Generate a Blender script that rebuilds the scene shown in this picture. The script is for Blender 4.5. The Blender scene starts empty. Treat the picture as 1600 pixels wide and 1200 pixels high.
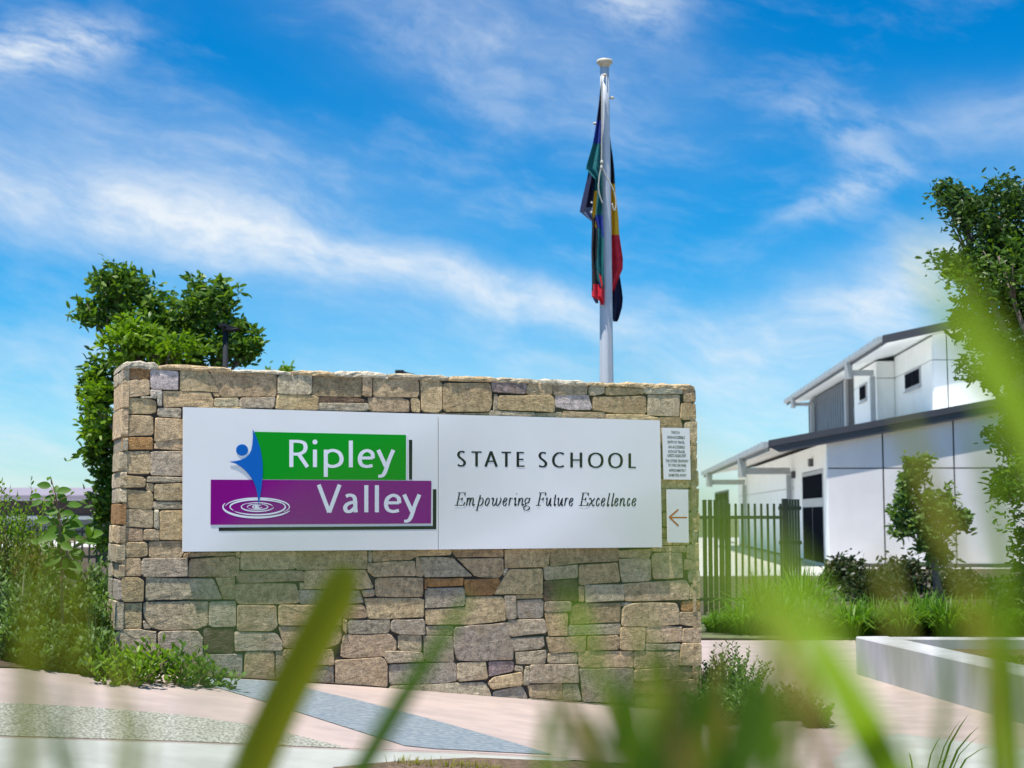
import bpy, bmesh, math, random
import numpy as np
from mathutils import Vector, Matrix, noise as mnoise
R = math.radians
random.seed(7); rng = np.random.default_rng(7)
S = bpy.context.scene
COL = S.collection
FPX = 2222.2; TH = R(5.29); CAMZ = 1.40

# ------------------------------------------------------------------ camera
cam = bpy.data.objects.new('camera', bpy.data.cameras.new('camera')); COL.objects.link(cam)
cam.location = (0, 0, CAMZ); cam.rotation_euler = (math.pi/2 + TH, 0, 0)
cam.data.lens = 50; cam.data.sensor_width = 36; cam.data.clip_start = 0.05; cam.data.clip_end = 3000
cam.data.dof.use_dof = True; cam.data.dof.focus_distance = 9.6; cam.data.dof.aperture_fstop = 3.2
S.camera = cam

def ray(px, py):
    a = (px-800)/FPX; b = -(py-600)/FPX
    return Vector((a, math.cos(TH)-b*math.sin(TH), math.sin(TH)+b*math.cos(TH)))
def at(px, py, Y):
    d = ray(px, py); return Vector((0, 0, CAMZ)) + d*(Y/d.y)
def on_plane(px, py, P0, n):
    d = ray(px, py); o = Vector((0, 0, CAMZ)); return o + d*((P0-o).dot(n)/d.dot(n))

# ------------------------------------------------------------------ sky, sun
SUN_EL = R(74); SUN_AZ = R(-138)          # azimuth from +Y (straight ahead) towards +X
W = bpy.data.worlds.new('World'); S.world = W; W.use_nodes = True
nt = W.node_tree; nt.nodes.clear()
class G:
    """tiny helper for node maths"""
    def __init__(s, nt): s.nt = nt
    def n(s, t, **k):
        x = s.nt.nodes.new(t)
        for a, v in k.items(): setattr(x, a, v)
        return x
    def put(s, sock, v):
        if hasattr(v, 'is_linked') or isinstance(v, bpy.types.NodeSocket): s.nt.links.new(v, sock)
        else: sock.default_value = v
    def m(s, op, a, b=0.0, c=None, clamp=False):
        x = s.n('ShaderNodeMath', operation=op, use_clamp=clamp)
        s.put(x.inputs[0], a); s.put(x.inputs[1], b)
        if c is not None: s.put(x.inputs[2], c)
        return x.outputs[0]
    def vec(s, x, y, z=0.0):
        c = s.n('ShaderNodeCombineXYZ')
        s.put(c.inputs[0], x); s.put(c.inputs[1], y); s.put(c.inputs[2], z)
        return c.outputs[0]
    def noise(s, v, scale, detail=4, rough=.5, dist=0.0, out='Fac'):
        x = s.n('ShaderNodeTexNoise'); x.inputs['Scale'].default_value = scale; x.inputs['Detail'].default_value = detail
        x.inputs['Roughness'].default_value = rough; x.inputs['Distortion'].default_value = dist
        if v is not None: s.nt.links.new(v, x.inputs['Vector'])
        return x.outputs[out]
    def sm(s, v, a, b, o0=0.0, o1=1.0):
        x = s.n('ShaderNodeMapRange', interpolation_type='SMOOTHSTEP')
        s.put(x.inputs[0], v)
        for i, q in enumerate((a, b, o0, o1)): x.inputs[i+1].default_value = q
        return x.outputs[0]
    def mix(s, f, a, b, mode='MIX'):
        x = s.n('ShaderNodeMix', data_type='RGBA', blend_type=mode)
        s.put(x.inputs[0], f)
        s.put(x.inputs[6], a if not isinstance(a, tuple) else (*a, 1)[:4])
        s.put(x.inputs[7], b if not isinstance(b, tuple) else (*b, 1)[:4])
        return x.outputs[2]
g = G(nt)
sky = g.n('ShaderNodeTexSky', sky_type='NISHITA', sun_disc=False, sun_elevation=SUN_EL, sun_rotation=SUN_AZ)
sky.air_density = 1.0; sky.dust_density = 0.2; sky.ozone_density = 3.0; sky.altitude = 200
hs = g.n('ShaderNodeHueSaturation'); hs.inputs['Saturation'].default_value = 1.5; hs.inputs['Value'].default_value = .92
hs.inputs['Hue'].default_value = .487
nt.links.new(sky.outputs[0], hs.inputs['Color'])
tc = g.n('ShaderNodeTexCoord'); sx = g.n('ShaderNodeSeparateXYZ'); nt.links.new(tc.outputs['Generated'], sx.inputs[0])
az = g.m('ARCTAN2', sx.outputs[0], sx.outputs[1]); el = g.m('ARCSINE', sx.outputs[2])
P0 = g.vec(az, el)
w = g.n('ShaderNodeTexNoise'); w.inputs['Scale'].default_value = 6; w.inputs['Detail'].default_value = 5
nt.links.new(P0, w.inputs['Vector'])
ws = g.n('ShaderNodeSeparateXYZ'); nt.links.new(w.outputs['Color'], ws.inputs[0])
wx = g.m('MULTIPLY', g.m('SUBTRACT', ws.outputs[0], .5), .11); wy = g.m('MULTIPLY', g.m('SUBTRACT', ws.outputs[1], .5), .06)
azw = g.m('ADD', az, wx); elw = g.m('ADD', el, wy)
def azel(px, py):
    d = ray(px, py).normalized(); return math.atan2(d.x, d.y), math.asin(d.z)
ca, sa = math.cos(R(-14)), math.sin(R(-14))
uu = g.m('ADD', g.m('MULTIPLY', azw, ca), g.m('MULTIPLY', elw, sa)); vv = g.m('SUBTRACT', g.m('MULTIPLY', elw, ca), g.m('MULTIPLY', azw, sa))
streak = g.noise(g.vec(g.m('MULTIPLY', uu, 5.0), g.m('MULTIPLY', vv, 17.0)), 1.0, 10, .62)
fine = g.noise(g.vec(g.m('MULTIPLY', uu, 18.0), g.m('MULTIPLY', vv, 42.0)), 1.0, 8, .65)
broad = g.noise(g.vec(azw, g.m('MULTIPLY', elw, 1.8)), 3.2, 5, .5)
dens = g.m('MULTIPLY', g.sm(g.m('ADD', g.m('ADD', g.m('MULTIPLY', streak, .5), g.m('MULTIPLY', broad, .3)), g.m('MULTIPLY', fine, .2)), .47, .69), .25)
low = g.sm(el, .01, .16, 1.0, 0.0)
dens = g.m('ADD', dens, g.m('MULTIPLY', low, g.sm(streak, .3, .68, .2, .75)))
BL = [(70, 78, 95, 36, -22, .8, 1), (110, 325, 280, 46, 8, .72, 0), (480, 410, 320, 30, 11, .42, 0), (800, 468, 230, 24, 14, .5, 0),
      (250, 250, 420, 70, 8, .30, 0), (780, 60, 260, 100, 22, .34, 0), (985, 8, 75, 40, 10, .42, 1), (1250, 185, 150, 26, 25, .2, 1),
      (1290, 320, 120, 22, -22, .34, 1), (1600, 185, 130, 50, 10, .4, 0), (1290, 500, 260, 62, -22, .5, 0), (1450, 420, 130, 50, -25, .45, 0),
      (1340, 240, 60, 60, 60, .22, 1), (620, 480, 420, 70, 6, .25, 0)]
for px, py, rx, ry, ang, amp, f in BL:
    a0, e0 = azel(px, py); a = R(ang)
    dx = g.m('SUBTRACT', azw, a0); dy = g.m('SUBTRACT', elw, e0)
    p = g.m('MULTIPLY', g.m('SUBTRACT', g.m('MULTIPLY', dx, math.cos(a)), g.m('MULTIPLY', dy, math.sin(a))), FPX/rx)
    q = g.m('MULTIPLY', g.m('ADD', g.m('MULTIPLY', dx, math.sin(a)), g.m('MULTIPLY', dy, math.cos(a))), FPX/ry)
    r2 = g.m('ADD', g.m('MULTIPLY', p, p), g.m('MULTIPLY', q, q))
    e = g.m('EXPONENT', g.m('MULTIPLY', r2, -.8))
    mod = g.sm(fine, .32, .62, .25, 1.15) if f else g.sm(g.m('ADD', g.m('MULTIPLY', streak, .6), g.m('MULTIPLY', fine, .4)), .34, .64, .40, 1.08)
    dens = g.m('ADD', dens, g.m('MULTIPLY', g.m('MULTIPLY', e, mod), amp))
dens = g.m('MINIMUM', dens, .93)
bg = g.n('ShaderNodeBackground'); bg.inputs['Strength'].default_value = 0.08
CL = 1.0/0.08
tint = g.mix(g.sm(el, .0, .30), (.52, .86, 1.08), (.06, .88, 1.10))
base = g.mix(1.0, hs.outputs[0], tint, 'MULTIPLY')
col = g.mix(dens, base, (0.47*CL, .50*CL, .525*CL))
nt.links.new(col, bg.inputs['Color'])
wo = g.n('ShaderNodeOutputWorld'); nt.links.new(bg.outputs[0], wo.inputs[0])

sd = bpy.data.lights.new('sun', 'SUN'); sd.energy = 4.2; sd.angle = R(.53); sd.color = (1, .95, .87)
sun = bpy.data.objects.new('sun', sd); COL.objects.link(sun)
sdir = Vector((math.cos(SUN_EL)*math.sin(SUN_AZ), math.cos(SUN_EL)*math.cos(SUN_AZ), math.sin(SUN_EL)))
sun.rotation_euler = sdir.to_track_quat('Z', 'Y').to_euler()
S.view_settings.view_transform = 'Standard'; S.view_settings.look = 'None'
S.view_settings.exposure = 0.90; S.view_settings.gamma = 1; S.view_settings.use_curve_mapping = False
S.render.engine = 'CYCLES'
S.cycles.max_bounces = 6; S.cycles.transmission_bounces = 4; S.cycles.transparent_max_bounces = 6

# ------------------------------------------------------------------ object helpers
ORG = {}
def link(o, parent=None):
    COL.objects.link(o)
    if parent is not None: o.parent = parent
    return o
def tag(o, label, cat, group=None, kind=None):
    if label: o['label'] = label
    if cat: o['category'] = cat
    if group: o['group'] = group
    if kind: o['kind'] = kind
    return o
def thing(name, loc, label, cat, group=None):
    o = bpy.data.objects.new(name, None); o.empty_display_size = .2
    o.location = loc; link(o); ORG[o.name] = Vector(loc)
    return tag(o, label, cat, group)
def mk(name, verts, faces, mat, parent=None, smooth=False, mats=None, fmat=None, color=None):
    """verts are in world coordinates"""
    org = ORG[parent.name] if parent is not None else Vector((0, 0, 0))
    me = bpy.data.meshes.new(name)
    V = np.asarray([tuple(v) for v in verts] if not isinstance(verts, np.ndarray) else verts, dtype=np.float64) - np.array(org)
    if parent is None:
        base = V.mean(0); base[2] = V[:, 2].min(); V = V-base
    else: base = None
    me.from_pydata(V.tolist(), [], faces if isinstance(faces, list) else faces.tolist())
    for m_ in (mats or [mat]): me.materials.append(m_)
    if fmat is not None: me.polygons.foreach_set('material_index', fmat)
    if smooth: me.polygons.foreach_set('use_smooth', [True]*len(me.polygons))
    me.update()
    o = bpy.data.objects.new(name, me); link(o, parent)
    if base is not None: o.location = base.tolist(); ORG[o.name] = Vector(base.tolist())
    else: ORG[o.name] = Vector(org)
    if color: o.color = (*color, 1)
    return o
def structure(name, *a, **k):
    o = mk(name, *a, **k); o['kind'] = 'structure'; return o
class MB:
    def __init__(s): s.v = []; s.f = []
    def add(s, v, f):
        b = len(s.v); s.v += [Vector(x) for x in v]; s.f += [[i+b for i in q] for q in f]; return s
    def box(s, o, ux, uy, uz):
        """o corner, three edge vectors"""
        o, ux, uy, uz = map(Vector, (o, ux, uy, uz))
        v = [o, o+ux, o+ux+uy, o+uy]; v += [p+uz for p in v]
        f = [(0, 3, 2, 1), (4, 5, 6, 7), (0, 1, 5, 4), (1, 2, 6, 5), (2, 3, 7, 6), (3, 0, 4, 7)]
        if ux.cross(uy).dot(uz) < 0: f = [q[::-1] for q in f]
        return s.add(v, f)
    def bar(s, a, b, w, h, up=Vector((0, 0, 1))):
        a, b = Vector(a), Vector(b); d = (b-a).normalized()
        if abs(d.dot(up)) > .99: up = Vector((0, 1, 0))
        x = d.cross(up).normalized(); y = x.cross(d)
        return s.box(a-x*w/2-y*h/2, b-a, x*w, y*h)
    def tube(s, pts, rad, n=8, cap=True):
        pts = [Vector(p) for p in pts]; b = len(s.v); rings = len(pts)
        for i, p in enumerate(pts):
            d = (pts[min(i+1, rings-1)]-pts[max(i-1, 0)]).normalized()
            up = Vector((0, 0, 1)) if abs(d.z) < .95 else Vector((0, 1, 0))
            x = d.cross(up).normalized(); y = d.cross(x)
            r = rad[i] if isinstance(rad, (list, tuple)) else rad
            for k in range(n):
                a = 2*math.pi*k/n; s.v.append(p+x*r*math.cos(a)+y*r*math.sin(a))
        for i in range(rings-1):
            for k in range(n):
                k2 = (k+1) % n
                s.f.append([b+i*n+k, b+i*n+k2, b+(i+1)*n+k2, b+(i+1)*n+k])
        if cap:
            s.f.append([b+k for k in range(n)][::-1]); s.f.append([b+(rings-1)*n+k for k in range(n)])
        return s
    def build(s, name, mat, parent=None, smooth=False, **k): return mk(name, s.v, s.f, mat, parent, smooth, **k)

# ------------------------------------------------------------------ materials
MATS = {}
def mat(name, base, rough=.7, var=.0, vscale=8, bump=0, bscale=60, metal=0, spec=.5, base2=None, detail=6, coat=0, stretch=None):
    m = bpy.data.materials.new(name); m.use_nodes = True; t = m.node_tree; q = G(t)
    b = t.nodes['Principled BSDF']; b.inputs['Roughness'].default_value = rough; b.inputs['Metallic'].default_value = metal
    b.inputs['Specular IOR Level'].default_value = spec; b.inputs['Coat Weight'].default_value = coat
    c = q.n('ShaderNodeTexCoord').outputs['Object']
    if stretch:
        mp = q.n('ShaderNodeMapping'); mp.inputs['Scale'].default_value = stretch; t.links.new(c, mp.inputs[0]); c = mp.outputs[0]
    if var or base2:
        f = q.noise(c, vscale, detail, .6)
        b2 = base2 or tuple(x*(1-var) for x in base)
        t.links.new(q.mix(q.sm(f, .3, .7), tuple(min(1, x*(1+var*.6)) for x in base), b2), b.inputs['Base Color'])
        t.links.new(q.sm(f, .2, .8, rough*.85, min(1, rough*1.1)), b.inputs['Roughness'])
    else: b.inputs['Base Color'].default_value = (*base, 1)
    if bump:
        bn = q.n('ShaderNodeBump'); bn.inputs['Strength'].default_value = bump; bn.inputs['Distance'].default_value = .01
        t.links.new(q.noise(c, bscale, 6, .6), bn.inputs['Height']); t.links.new(bn.outputs[0], b.inputs['Normal'])
    MATS[name] = m; return m
def leafmat(name, c1, c2, c3, trans=.35, rough=.45, spec=.3):
    m = bpy.data.materials.new(name); m.use_nodes = True; t = m.node_tree; q = G(t)
    b = t.nodes['Principled BSDF']; b.inputs['Roughness'].default_value = rough; b.inputs['Specular IOR Level'].default_value = spec
    rp = q.n('ShaderNodeNewGeometry').outputs['Random Per Island']
    oc = q.n('ShaderNodeTexCoord').outputs['Object']
    cr = q.n('ShaderNodeValToRGB'); cr.color_ramp.elements[0].color = (*c1, 1); cr.color_ramp.elements[1].color = (*c3, 1)
    e = cr.color_ramp.elements.new(.55); e.color = (*c2, 1)
    t.links.new(q.m('ADD', q.m('MULTIPLY', rp, .6), q.m('MULTIPLY', q.noise(oc, 3.0, 2), .45)), cr.inputs[0])
    t.links.new(cr.outputs[0], b.inputs['Base Color'])
    tr = q.n('ShaderNodeBsdfTranslucent')
    br = q.mix(1.0, cr.outputs[0], (1.15, 1.25, .4), 'MULTIPLY'); t.links.new(br, tr.inputs[0])
    mx = q.n('ShaderNodeMixShader'); mx.inputs[0].default_value = trans
    t.links.new(b.outputs[0], mx.inputs[1]); t.links.new(tr.outputs[0], mx.inputs[2])
    t.links.new(mx.outputs[0], t.nodes['Material Output'].inputs[0]); MATS[name] = m; return m

def stonemat():
    m = bpy.data.materials.new('stone'); m.use_nodes = True; t = m.node_tree; q = G(t)
    b = t.nodes['Principled BSDF']; b.inputs['Roughness'].default_value = .9; b.inputs['Specular IOR Level'].default_value = .25
    oi = q.n('ShaderNodeObjectInfo'); c = q.n('ShaderNodeTexCoord').outputs['Object']
    off = q.n('ShaderNodeVectorMath', operation='ADD'); t.links.new(c, off.inputs[0])
    t.links.new(q.vec(q.m('MULTIPLY', oi.outputs['Random'], 37.0), q.m('MULTIPLY', oi.outputs['Random'], 91.0)), off.inputs[1])
    c = off.outputs[0]
    big = q.noise(c, 7, 5, .6); mid = q.noise(c, 28, 6, .7); fin = q.noise(c, 150, 4, .7)
    v = q.m('ADD', q.m('MULTIPLY', mid, .75), q.m('MULTIPLY', fin, .75))
    val = q.sm(v, .50, 1.0, .42, 1.95)
    c1 = q.mix(1.0, oi.outputs['Color'], q.vec(val, val, val), 'MULTIPLY')
    c2 = q.mix(q.m('MULTIPLY', q.sm(big, .5, .72), .42), c1, (.30, .17, .075))
    c3 = q.mix(q.m('MULTIPLY', q.sm(q.noise(c, 11, 5, .7), .56, .72), .45), c2, (.40, .365, .29))
    c4 = q.mix(q.m('MULTIPLY', q.sm(q.noise(c, 17, 7, .75), .62, .72), .45), c3, (.09, .072, .06))
    t.links.new(c4, b.inputs['Base Color'])
    bn = q.n('ShaderNodeBump'); bn.inputs['Strength'].default_value = 1.0; bn.inputs['Distance'].default_value = .022
    st = q.n('ShaderNodeMapping'); st.inputs['Scale'].default_value = (1, 1, 2.2); t.links.new(c, st.inputs[0])
    t.links.new(q.m('ADD', q.noise(st.outputs[0], 22, 8, .68), q.m('MULTIPLY', q.noise(c, 120, 5, .75), .34)), bn.inputs['Height'])
    t.links.new(bn.outputs[0], b.inputs['Normal']); MATS['stone'] = m; return m
stonemat()
mat('mortar', (.045, .038, .03), .95, .3, 20, .5, 60)
mat('sign_white', (.82, .81, .79), .42, .03, 2, spec=.4)
mat('sign_edge', (.55, .57, .6), .5)
mat('green', (.0, .30, .012), .6, spec=.12); mat('purple', (.23, .0, .20), .6, spec=.12); mat('blue', (.0, .12, .47), .6, spec=.15)
mat('ink', (.012, .012, .016), .6, spec=.2); mat('letter_white', (.78, .80, .84), .4); mat('rust', (.48, .06, .015), .6, .2, 40)
mat('pink_concrete', (.38, .30, .265), .8, .14, 2.5, .22, 120, base2=(.32, .26, .235), stretch=(1, 1.6, 1))
mat('pale_concrete', (.34, .35, .31), .8, .15, 3, .2, 90)
mat('planter_concrete', (.46, .46, .455), .75, .16, 4, .25, 40, stretch=(1, 1, .35))
mat('bounce_paving', (.52, .50, .46), .8, .12, 2, .2, 90)
mat('soil', (.07, .045, .028), .95, .5, 14, 1, 50)
mat('mulch', (.13, .085, .05), .95, .5, 30, 1, 60)
mat('lawn', (.11, .12, .05), .95, .5, 3, .6, 40)
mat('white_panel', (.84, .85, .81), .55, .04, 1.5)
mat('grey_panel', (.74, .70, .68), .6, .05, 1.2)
mat('base_wall', (.42, .36, .31), .8, .1, 3)
mat('dark_joint', (.05, .05, .05), .8)
mat('fascia_dark', (.055, .055, .063), .5, .1, 2)
mat('gutter_grey', (.36, .38, .38), .45, .1, 3)
mat('soffit', (.74, .71, .65), .7, .05, 2)
mat('roof_sheet', (.7, .71, .71), .4, .05, 2)
mat('glass_dark', (.012, .014, .018), .5, spec=.0)
mat('frame_grey', (.42, .42, .42), .45)
mat('louvre', (.13, .15, .18), .5, .1, 4)
mat('fence_black', (.012, .014, .013), .45)
mat('pole_white', (.58, .61, .66), .35, .05, 3)
mat('cap_cream', (.55, .49, .38), .5)
mat('lamp_grey', (.025, .028, .034), .75, spec=.1)
mat('shelter_brown', (.045, .025, .02), .7, .2, 3); mat('shelter_roof', (.24, .21, .25), .7); mat('shelter_beam', (.30, .33, .34), .6)
mat('bark', (.16, .13, .11), .9, .4, 20, 1, 40)
mat('twig', (.17, .12, .06), .85, .3, 30)
mat('root', (.19, .13, .085), .9, .3, 30)
mat('f_navy', (.006, .009, .05), .7, .2, 20); mat('f_blue', (.005, .03, .27), .7, .2, 20); mat('f_teal', (.0, .12, .13), .7, .2, 20)
mat('f_black', (.012, .009, .012), .8); mat('f_yellow', (.75, .40, .0), .7); mat('f_red', (.62, .01, .03), .7, .2, 20); mat('f_grey', (.14, .18, .30), .7)
mat('f_white', (.7, .72, .75), .6); mat('rope', (.42, .42, .38), .8)
leafmat('leaf_tree', (.03, .08, .012), (.075, .16, .014), (.19, .29, .022))
leafmat('leaf_deep', (.018, .05, .012), (.045, .10, .018), (.12, .20, .03), .28)
leafmat('leaf_bright', (.09, .19, .01), (.16, .29, .014), (.28, .40, .03), .45)
leafmat('leaf_dark', (.04, .105, .02), (.095, .19, .024), (.24, .36, .04), .4)
leafmat('leaf_bush', (.055, .12, .03), (.11, .20, .045), (.24, .34, .10), .4, .5)
leafmat('leaf_hedge', (.018, .04, .015), (.045, .075, .025), (.12, .09, .04), .25)
leafmat('leaf_mix', (.07, .12, .015), (.13, .17, .03), (.22, .09, .045), .35)
leafmat('leaf_sapling', (.035, .11, .012), (.075, .18, .012), (.20, .31, .015), .45, .5)
leafmat('grass', (.05, .14, .01), (.11, .24, .014), (.22, .33, .05), .4)
leafmat('grass_pale', (.09, .12, .06), (.15, .18, .09), (.25, .27, .13), .3)
leafmat('blade_lime', (.11, .19, .006), (.13, .21, .006), (.15, .23, .01), .55, .5, .2)
leafmat('blade_green', (.045, .10, .006), (.055, .115, .007), (.07, .13, .009), .5, .5, .2)
leafmat('blade_olive', (.125, .135, .003), (.14, .15, .003), (.16, .17, .004), .45, .5, .2)
leafmat('blade_yellow', (.24, .24, .035), (.26, .25, .04), (.28, .26, .05), .5, .6, .2)
leafmat('blade_brown', (.16, .12, .03), (.19, .14, .035), (.23, .17, .04), .4, .6, .2)
def exposed():
    m = mat('exposed_aggregate', (.40, .40, .30), .9, .0, 3)
    t = m.node_tree; q = G(t); c = q.n('ShaderNodeTexCoord').outputs['Object']; b = t.nodes['Principled BSDF']
    vo = q.n('ShaderNodeTexVoronoi'); vo.inputs['Scale'].default_value = 60; t.links.new(c, vo.inputs['Vector'])
    f = q.sm(vo.outputs['Distance'], .2, .7)
    t.links.new(q.mix(f, (.44, .44, .37), (.19, .19, .15)), b.inputs['Base Color'])
    bn = q.n('ShaderNodeBump'); bn.inputs['Distance'].default_value = .01; bn.invert = True
    t.links.new(vo.outputs['Distance'], bn.inputs['Height']); t.links.new(bn.outputs[0], b.inputs['Normal'])
exposed()
def stripe():
    m = mat('blue_paving', (.2, .24, .27), .8, .3, 6, .4, 60)
    t = m.node_tree; q = G(t); b = t.nodes['Principled BSDF']; c = q.n('ShaderNodeTexCoord').outputs['Object']
    mp = q.n('ShaderNodeMapping'); mp.inputs['Rotation'].default_value = (0, 0, R(-22)); t.links.new(c, mp.inputs[0])
    wv = q.n('ShaderNodeTexWave', bands_direction='Y'); wv.inputs['Scale'].default_value = 5.5; wv.inputs['Distortion'].default_value = .6; wv.inputs['Detail'].default_value = 3
    t.links.new(mp.outputs[0], wv.inputs[0])
    f = q.noise(c, 30, 6, .7)
    c1 = q.mix(q.sm(f, .35, .7), (.13, .165, .19), (.25, .285, .30))
    t.links.new(q.mix(q.m('MULTIPLY', q.sm(wv.outputs['Fac'], .0, .35, 1, 0), .5), c1, (.08, .10, .12)), b.inputs['Base Color'])
stripe()
M = MATS

# ------------------------------------------------------------------ ground
def gz(x):
    """ground height: level on the right, ramp rising to the left"""
    def soft(t): return t*t/(4*.4) if 0 < t < .8 else (0 if t <= 0 else t-.4)     # soft knee
    h = .13*soft(1.7-x)
    return min(h, .66) if h < .6 else .6+.06*(1-math.exp(-(h-.6)/.06))
def on_ground(px, py, off=0):
    d = ray(px, py); lo, hi = .2, 400.0
    f = lambda t: CAMZ+d.z*t-(gz(d.x*t)+off)
    if f(hi) > 0: return at(px, py, 60)
    for _ in range(60):
        m_ = (lo+hi)/2
        if f(m_) > 0: lo = m_
        else: hi = m_
    return Vector((d.x*lo, d.y*lo, gz(d.x*lo)+off))
def sheet(name, pts, m, off, kind='structure', side=0.0):
    """flat polygon (x,y pairs) draped on the ground"""
    bm = bmesh.new(); vs = [bm.verts.new((p[0], p[1], 0)) for p in pts]
    f = bm.faces.new(vs); bm.normal_update()
    if f.normal.z < 0: f.normal_flip()
    bmesh.ops.triangulate(bm, faces=bm.faces[:])
    x0 = min(p[0] for p in pts); x1 = max(p[0] for p in pts); x = max(x0, -5.5)+.01
    while x < min(x1, 2.0):
        bmesh.ops.bisect_plane(bm, geom=bm.verts[:]+bm.edges[:]+bm.faces[:], plane_co=(x, 0, 0), plane_no=(1, 0, 0)); x += .2
    for v in bm.verts: v.co.z = gz(v.co.x)+off
    if side:
        r = bmesh.ops.extrude_face_region(bm, geom=bm.faces[:])
        for v in r['geom']:
            if isinstance(v, bmesh.types.BMVert): v.co.z -= side
        bmesh.ops.recalc_face_normals(bm, faces=bm.faces[:])
    me = bpy.data.meshes.new(name); bm.to_mesh(me); bm.free(); me.materials.append(m)
    o = bpy.data.objects.new(name, me); link(o); ORG[o.name] = Vector((0, 0, 0))
    if kind: o['kind'] = kind
    return o
def gp(px, py): p = on_ground(px, py); return (p.x, p.y)
gx = [-900, -300, -60, -20, -8, -5.5]+[-5.3+.2*i for i in range(37)]+[4, 8, 20, 60, 300, 900]
gy = [-60, -4, 0, 4, 8, 14, 25, 60, 200, 1500]
gv = [(x, y, gz(x)) for y in gy for x in gx]; n_ = len(gx)
gf = [[j*n_+i, j*n_+i+1, (j+1)*n_+i+1, (j+1)*n_+i] for j in range(len(gy)-1) for i in range(n_-1)]
structure('ground', gv, gf, M['lawn'])
# distant ground/garden soil behind path
edge = [(-300, 1031), (0, 1045), (180, 1050), (282, 1057), (400, 1063), (560, 1073), (800, 1089), (1000, 1104), (1180, 1121), (1306, 1133)]
back = [(1288, 1120), (1250, 1106), (1200, 1090), (1150, 1072), (1110, 1056), (1085, 1044)]
front = [(-300, 1144), (0, 1154), (300, 1163), (460, 1170), (560, 1174), (720, 1179), (900, 1189), (1100, 1204), (1300, 1222)]
sheet('path', [(-9, 5.6)]+[gp(*p) for p in front]+[(9, 6.3), (9, 16.2), (-9, 16.2)], M['pink_concrete'], .004)
sheet('garden_bed', [gp(*p) for p in edge+back]+[(.5, 16.4), (-9, 16.4)], M['soil'], .012)
sheet('garden_soil', [(-12, 16.2), (12, 16.2), (14, 37), (-14, 37)], M['soil'], .016)
sheet('bounce_courtyard', [(-60, 33), (8.2, 33), (8.6, 37.6), (40, 36), (40, 90), (-60, 90)], M['bounce_paving'], .02)  # pale paving put in around the building to bounce light onto its walls
sheet('bounce_ground', [(-30, -14), (30, -14), (30, 4.6), (-30, 4.6)], M['bounce_paving'], .004)  # unseen pale ground added around the camera, brightens the stone wall by bounce
sheet('aggregate_strip', [gp(*p) for p in [(-300, 1088), (0, 1100), (140, 1107), (280, 1119), (400, 1136), (480, 1155), (545, 1171.5), (460, 1168), (300, 1161), (0, 1152), (-300, 1142)]], M['exposed_aggregate'], .008)
sheet('blue_paving_stripe', [gp(*p) for p in [(284, 1058.5), (427, 1066), (478, 1077), (560, 1096), (660, 1122), (760, 1150), (864, 1181), (780, 1177), (680, 1172), (632, 1167), (540, 1138), (410, 1097), (318, 1070)]], M['blue_paving'], .008)
fr2 = [gp(*p) for p in front]
sheet('kerb', [(x, y) for x, y in fr2[:7]]+[gp(700, 1204), gp(400, 1215), gp(0, 1215), gp(-300, 1205)], M['pale_concrete'], -.006+.012)
# dark joint between kerb and path
jl = MB()
for a, b in zip(fr2[:-1], fr2[1:]):
    n = max(1, int((Vector(b)-Vector(a)).length/.2))
    for i in range(n):
        p, q_ = [Vector(a).lerp(Vector(b), t/n) for t in (i, i+1)]
        d = (q_-p).normalized(); s_ = Vector((-d.y, d.x))*.006
        jl.add([(*(p-s_), gz(p.x)+.0125), (*(q_-s_), gz(q_.x)+.0125), (*(q_+s_), gz(q_.x)+.0125), (*(p+s_), gz(p.x)+.0125)], [(0, 1, 2, 3)])
structure('kerb_joint', jl.v, jl.f, M['soil'])
sheet('verge', [gp(520, 1206), gp(620, 1196), gp(740, 1190), gp(900, 1196), gp(1100, 1212), (2.6, 5.2), (-.5, 5.2)], M['mulch'], .0205)
sheet('pale_path', [gp(*p) for p in [(1405, 1148), (1548, 1166), (1700, 1185), (1800, 1290), (1330, 1260), (1300, 1190), (1340, 1160)]], M['pale_concrete'], .0085)

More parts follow.
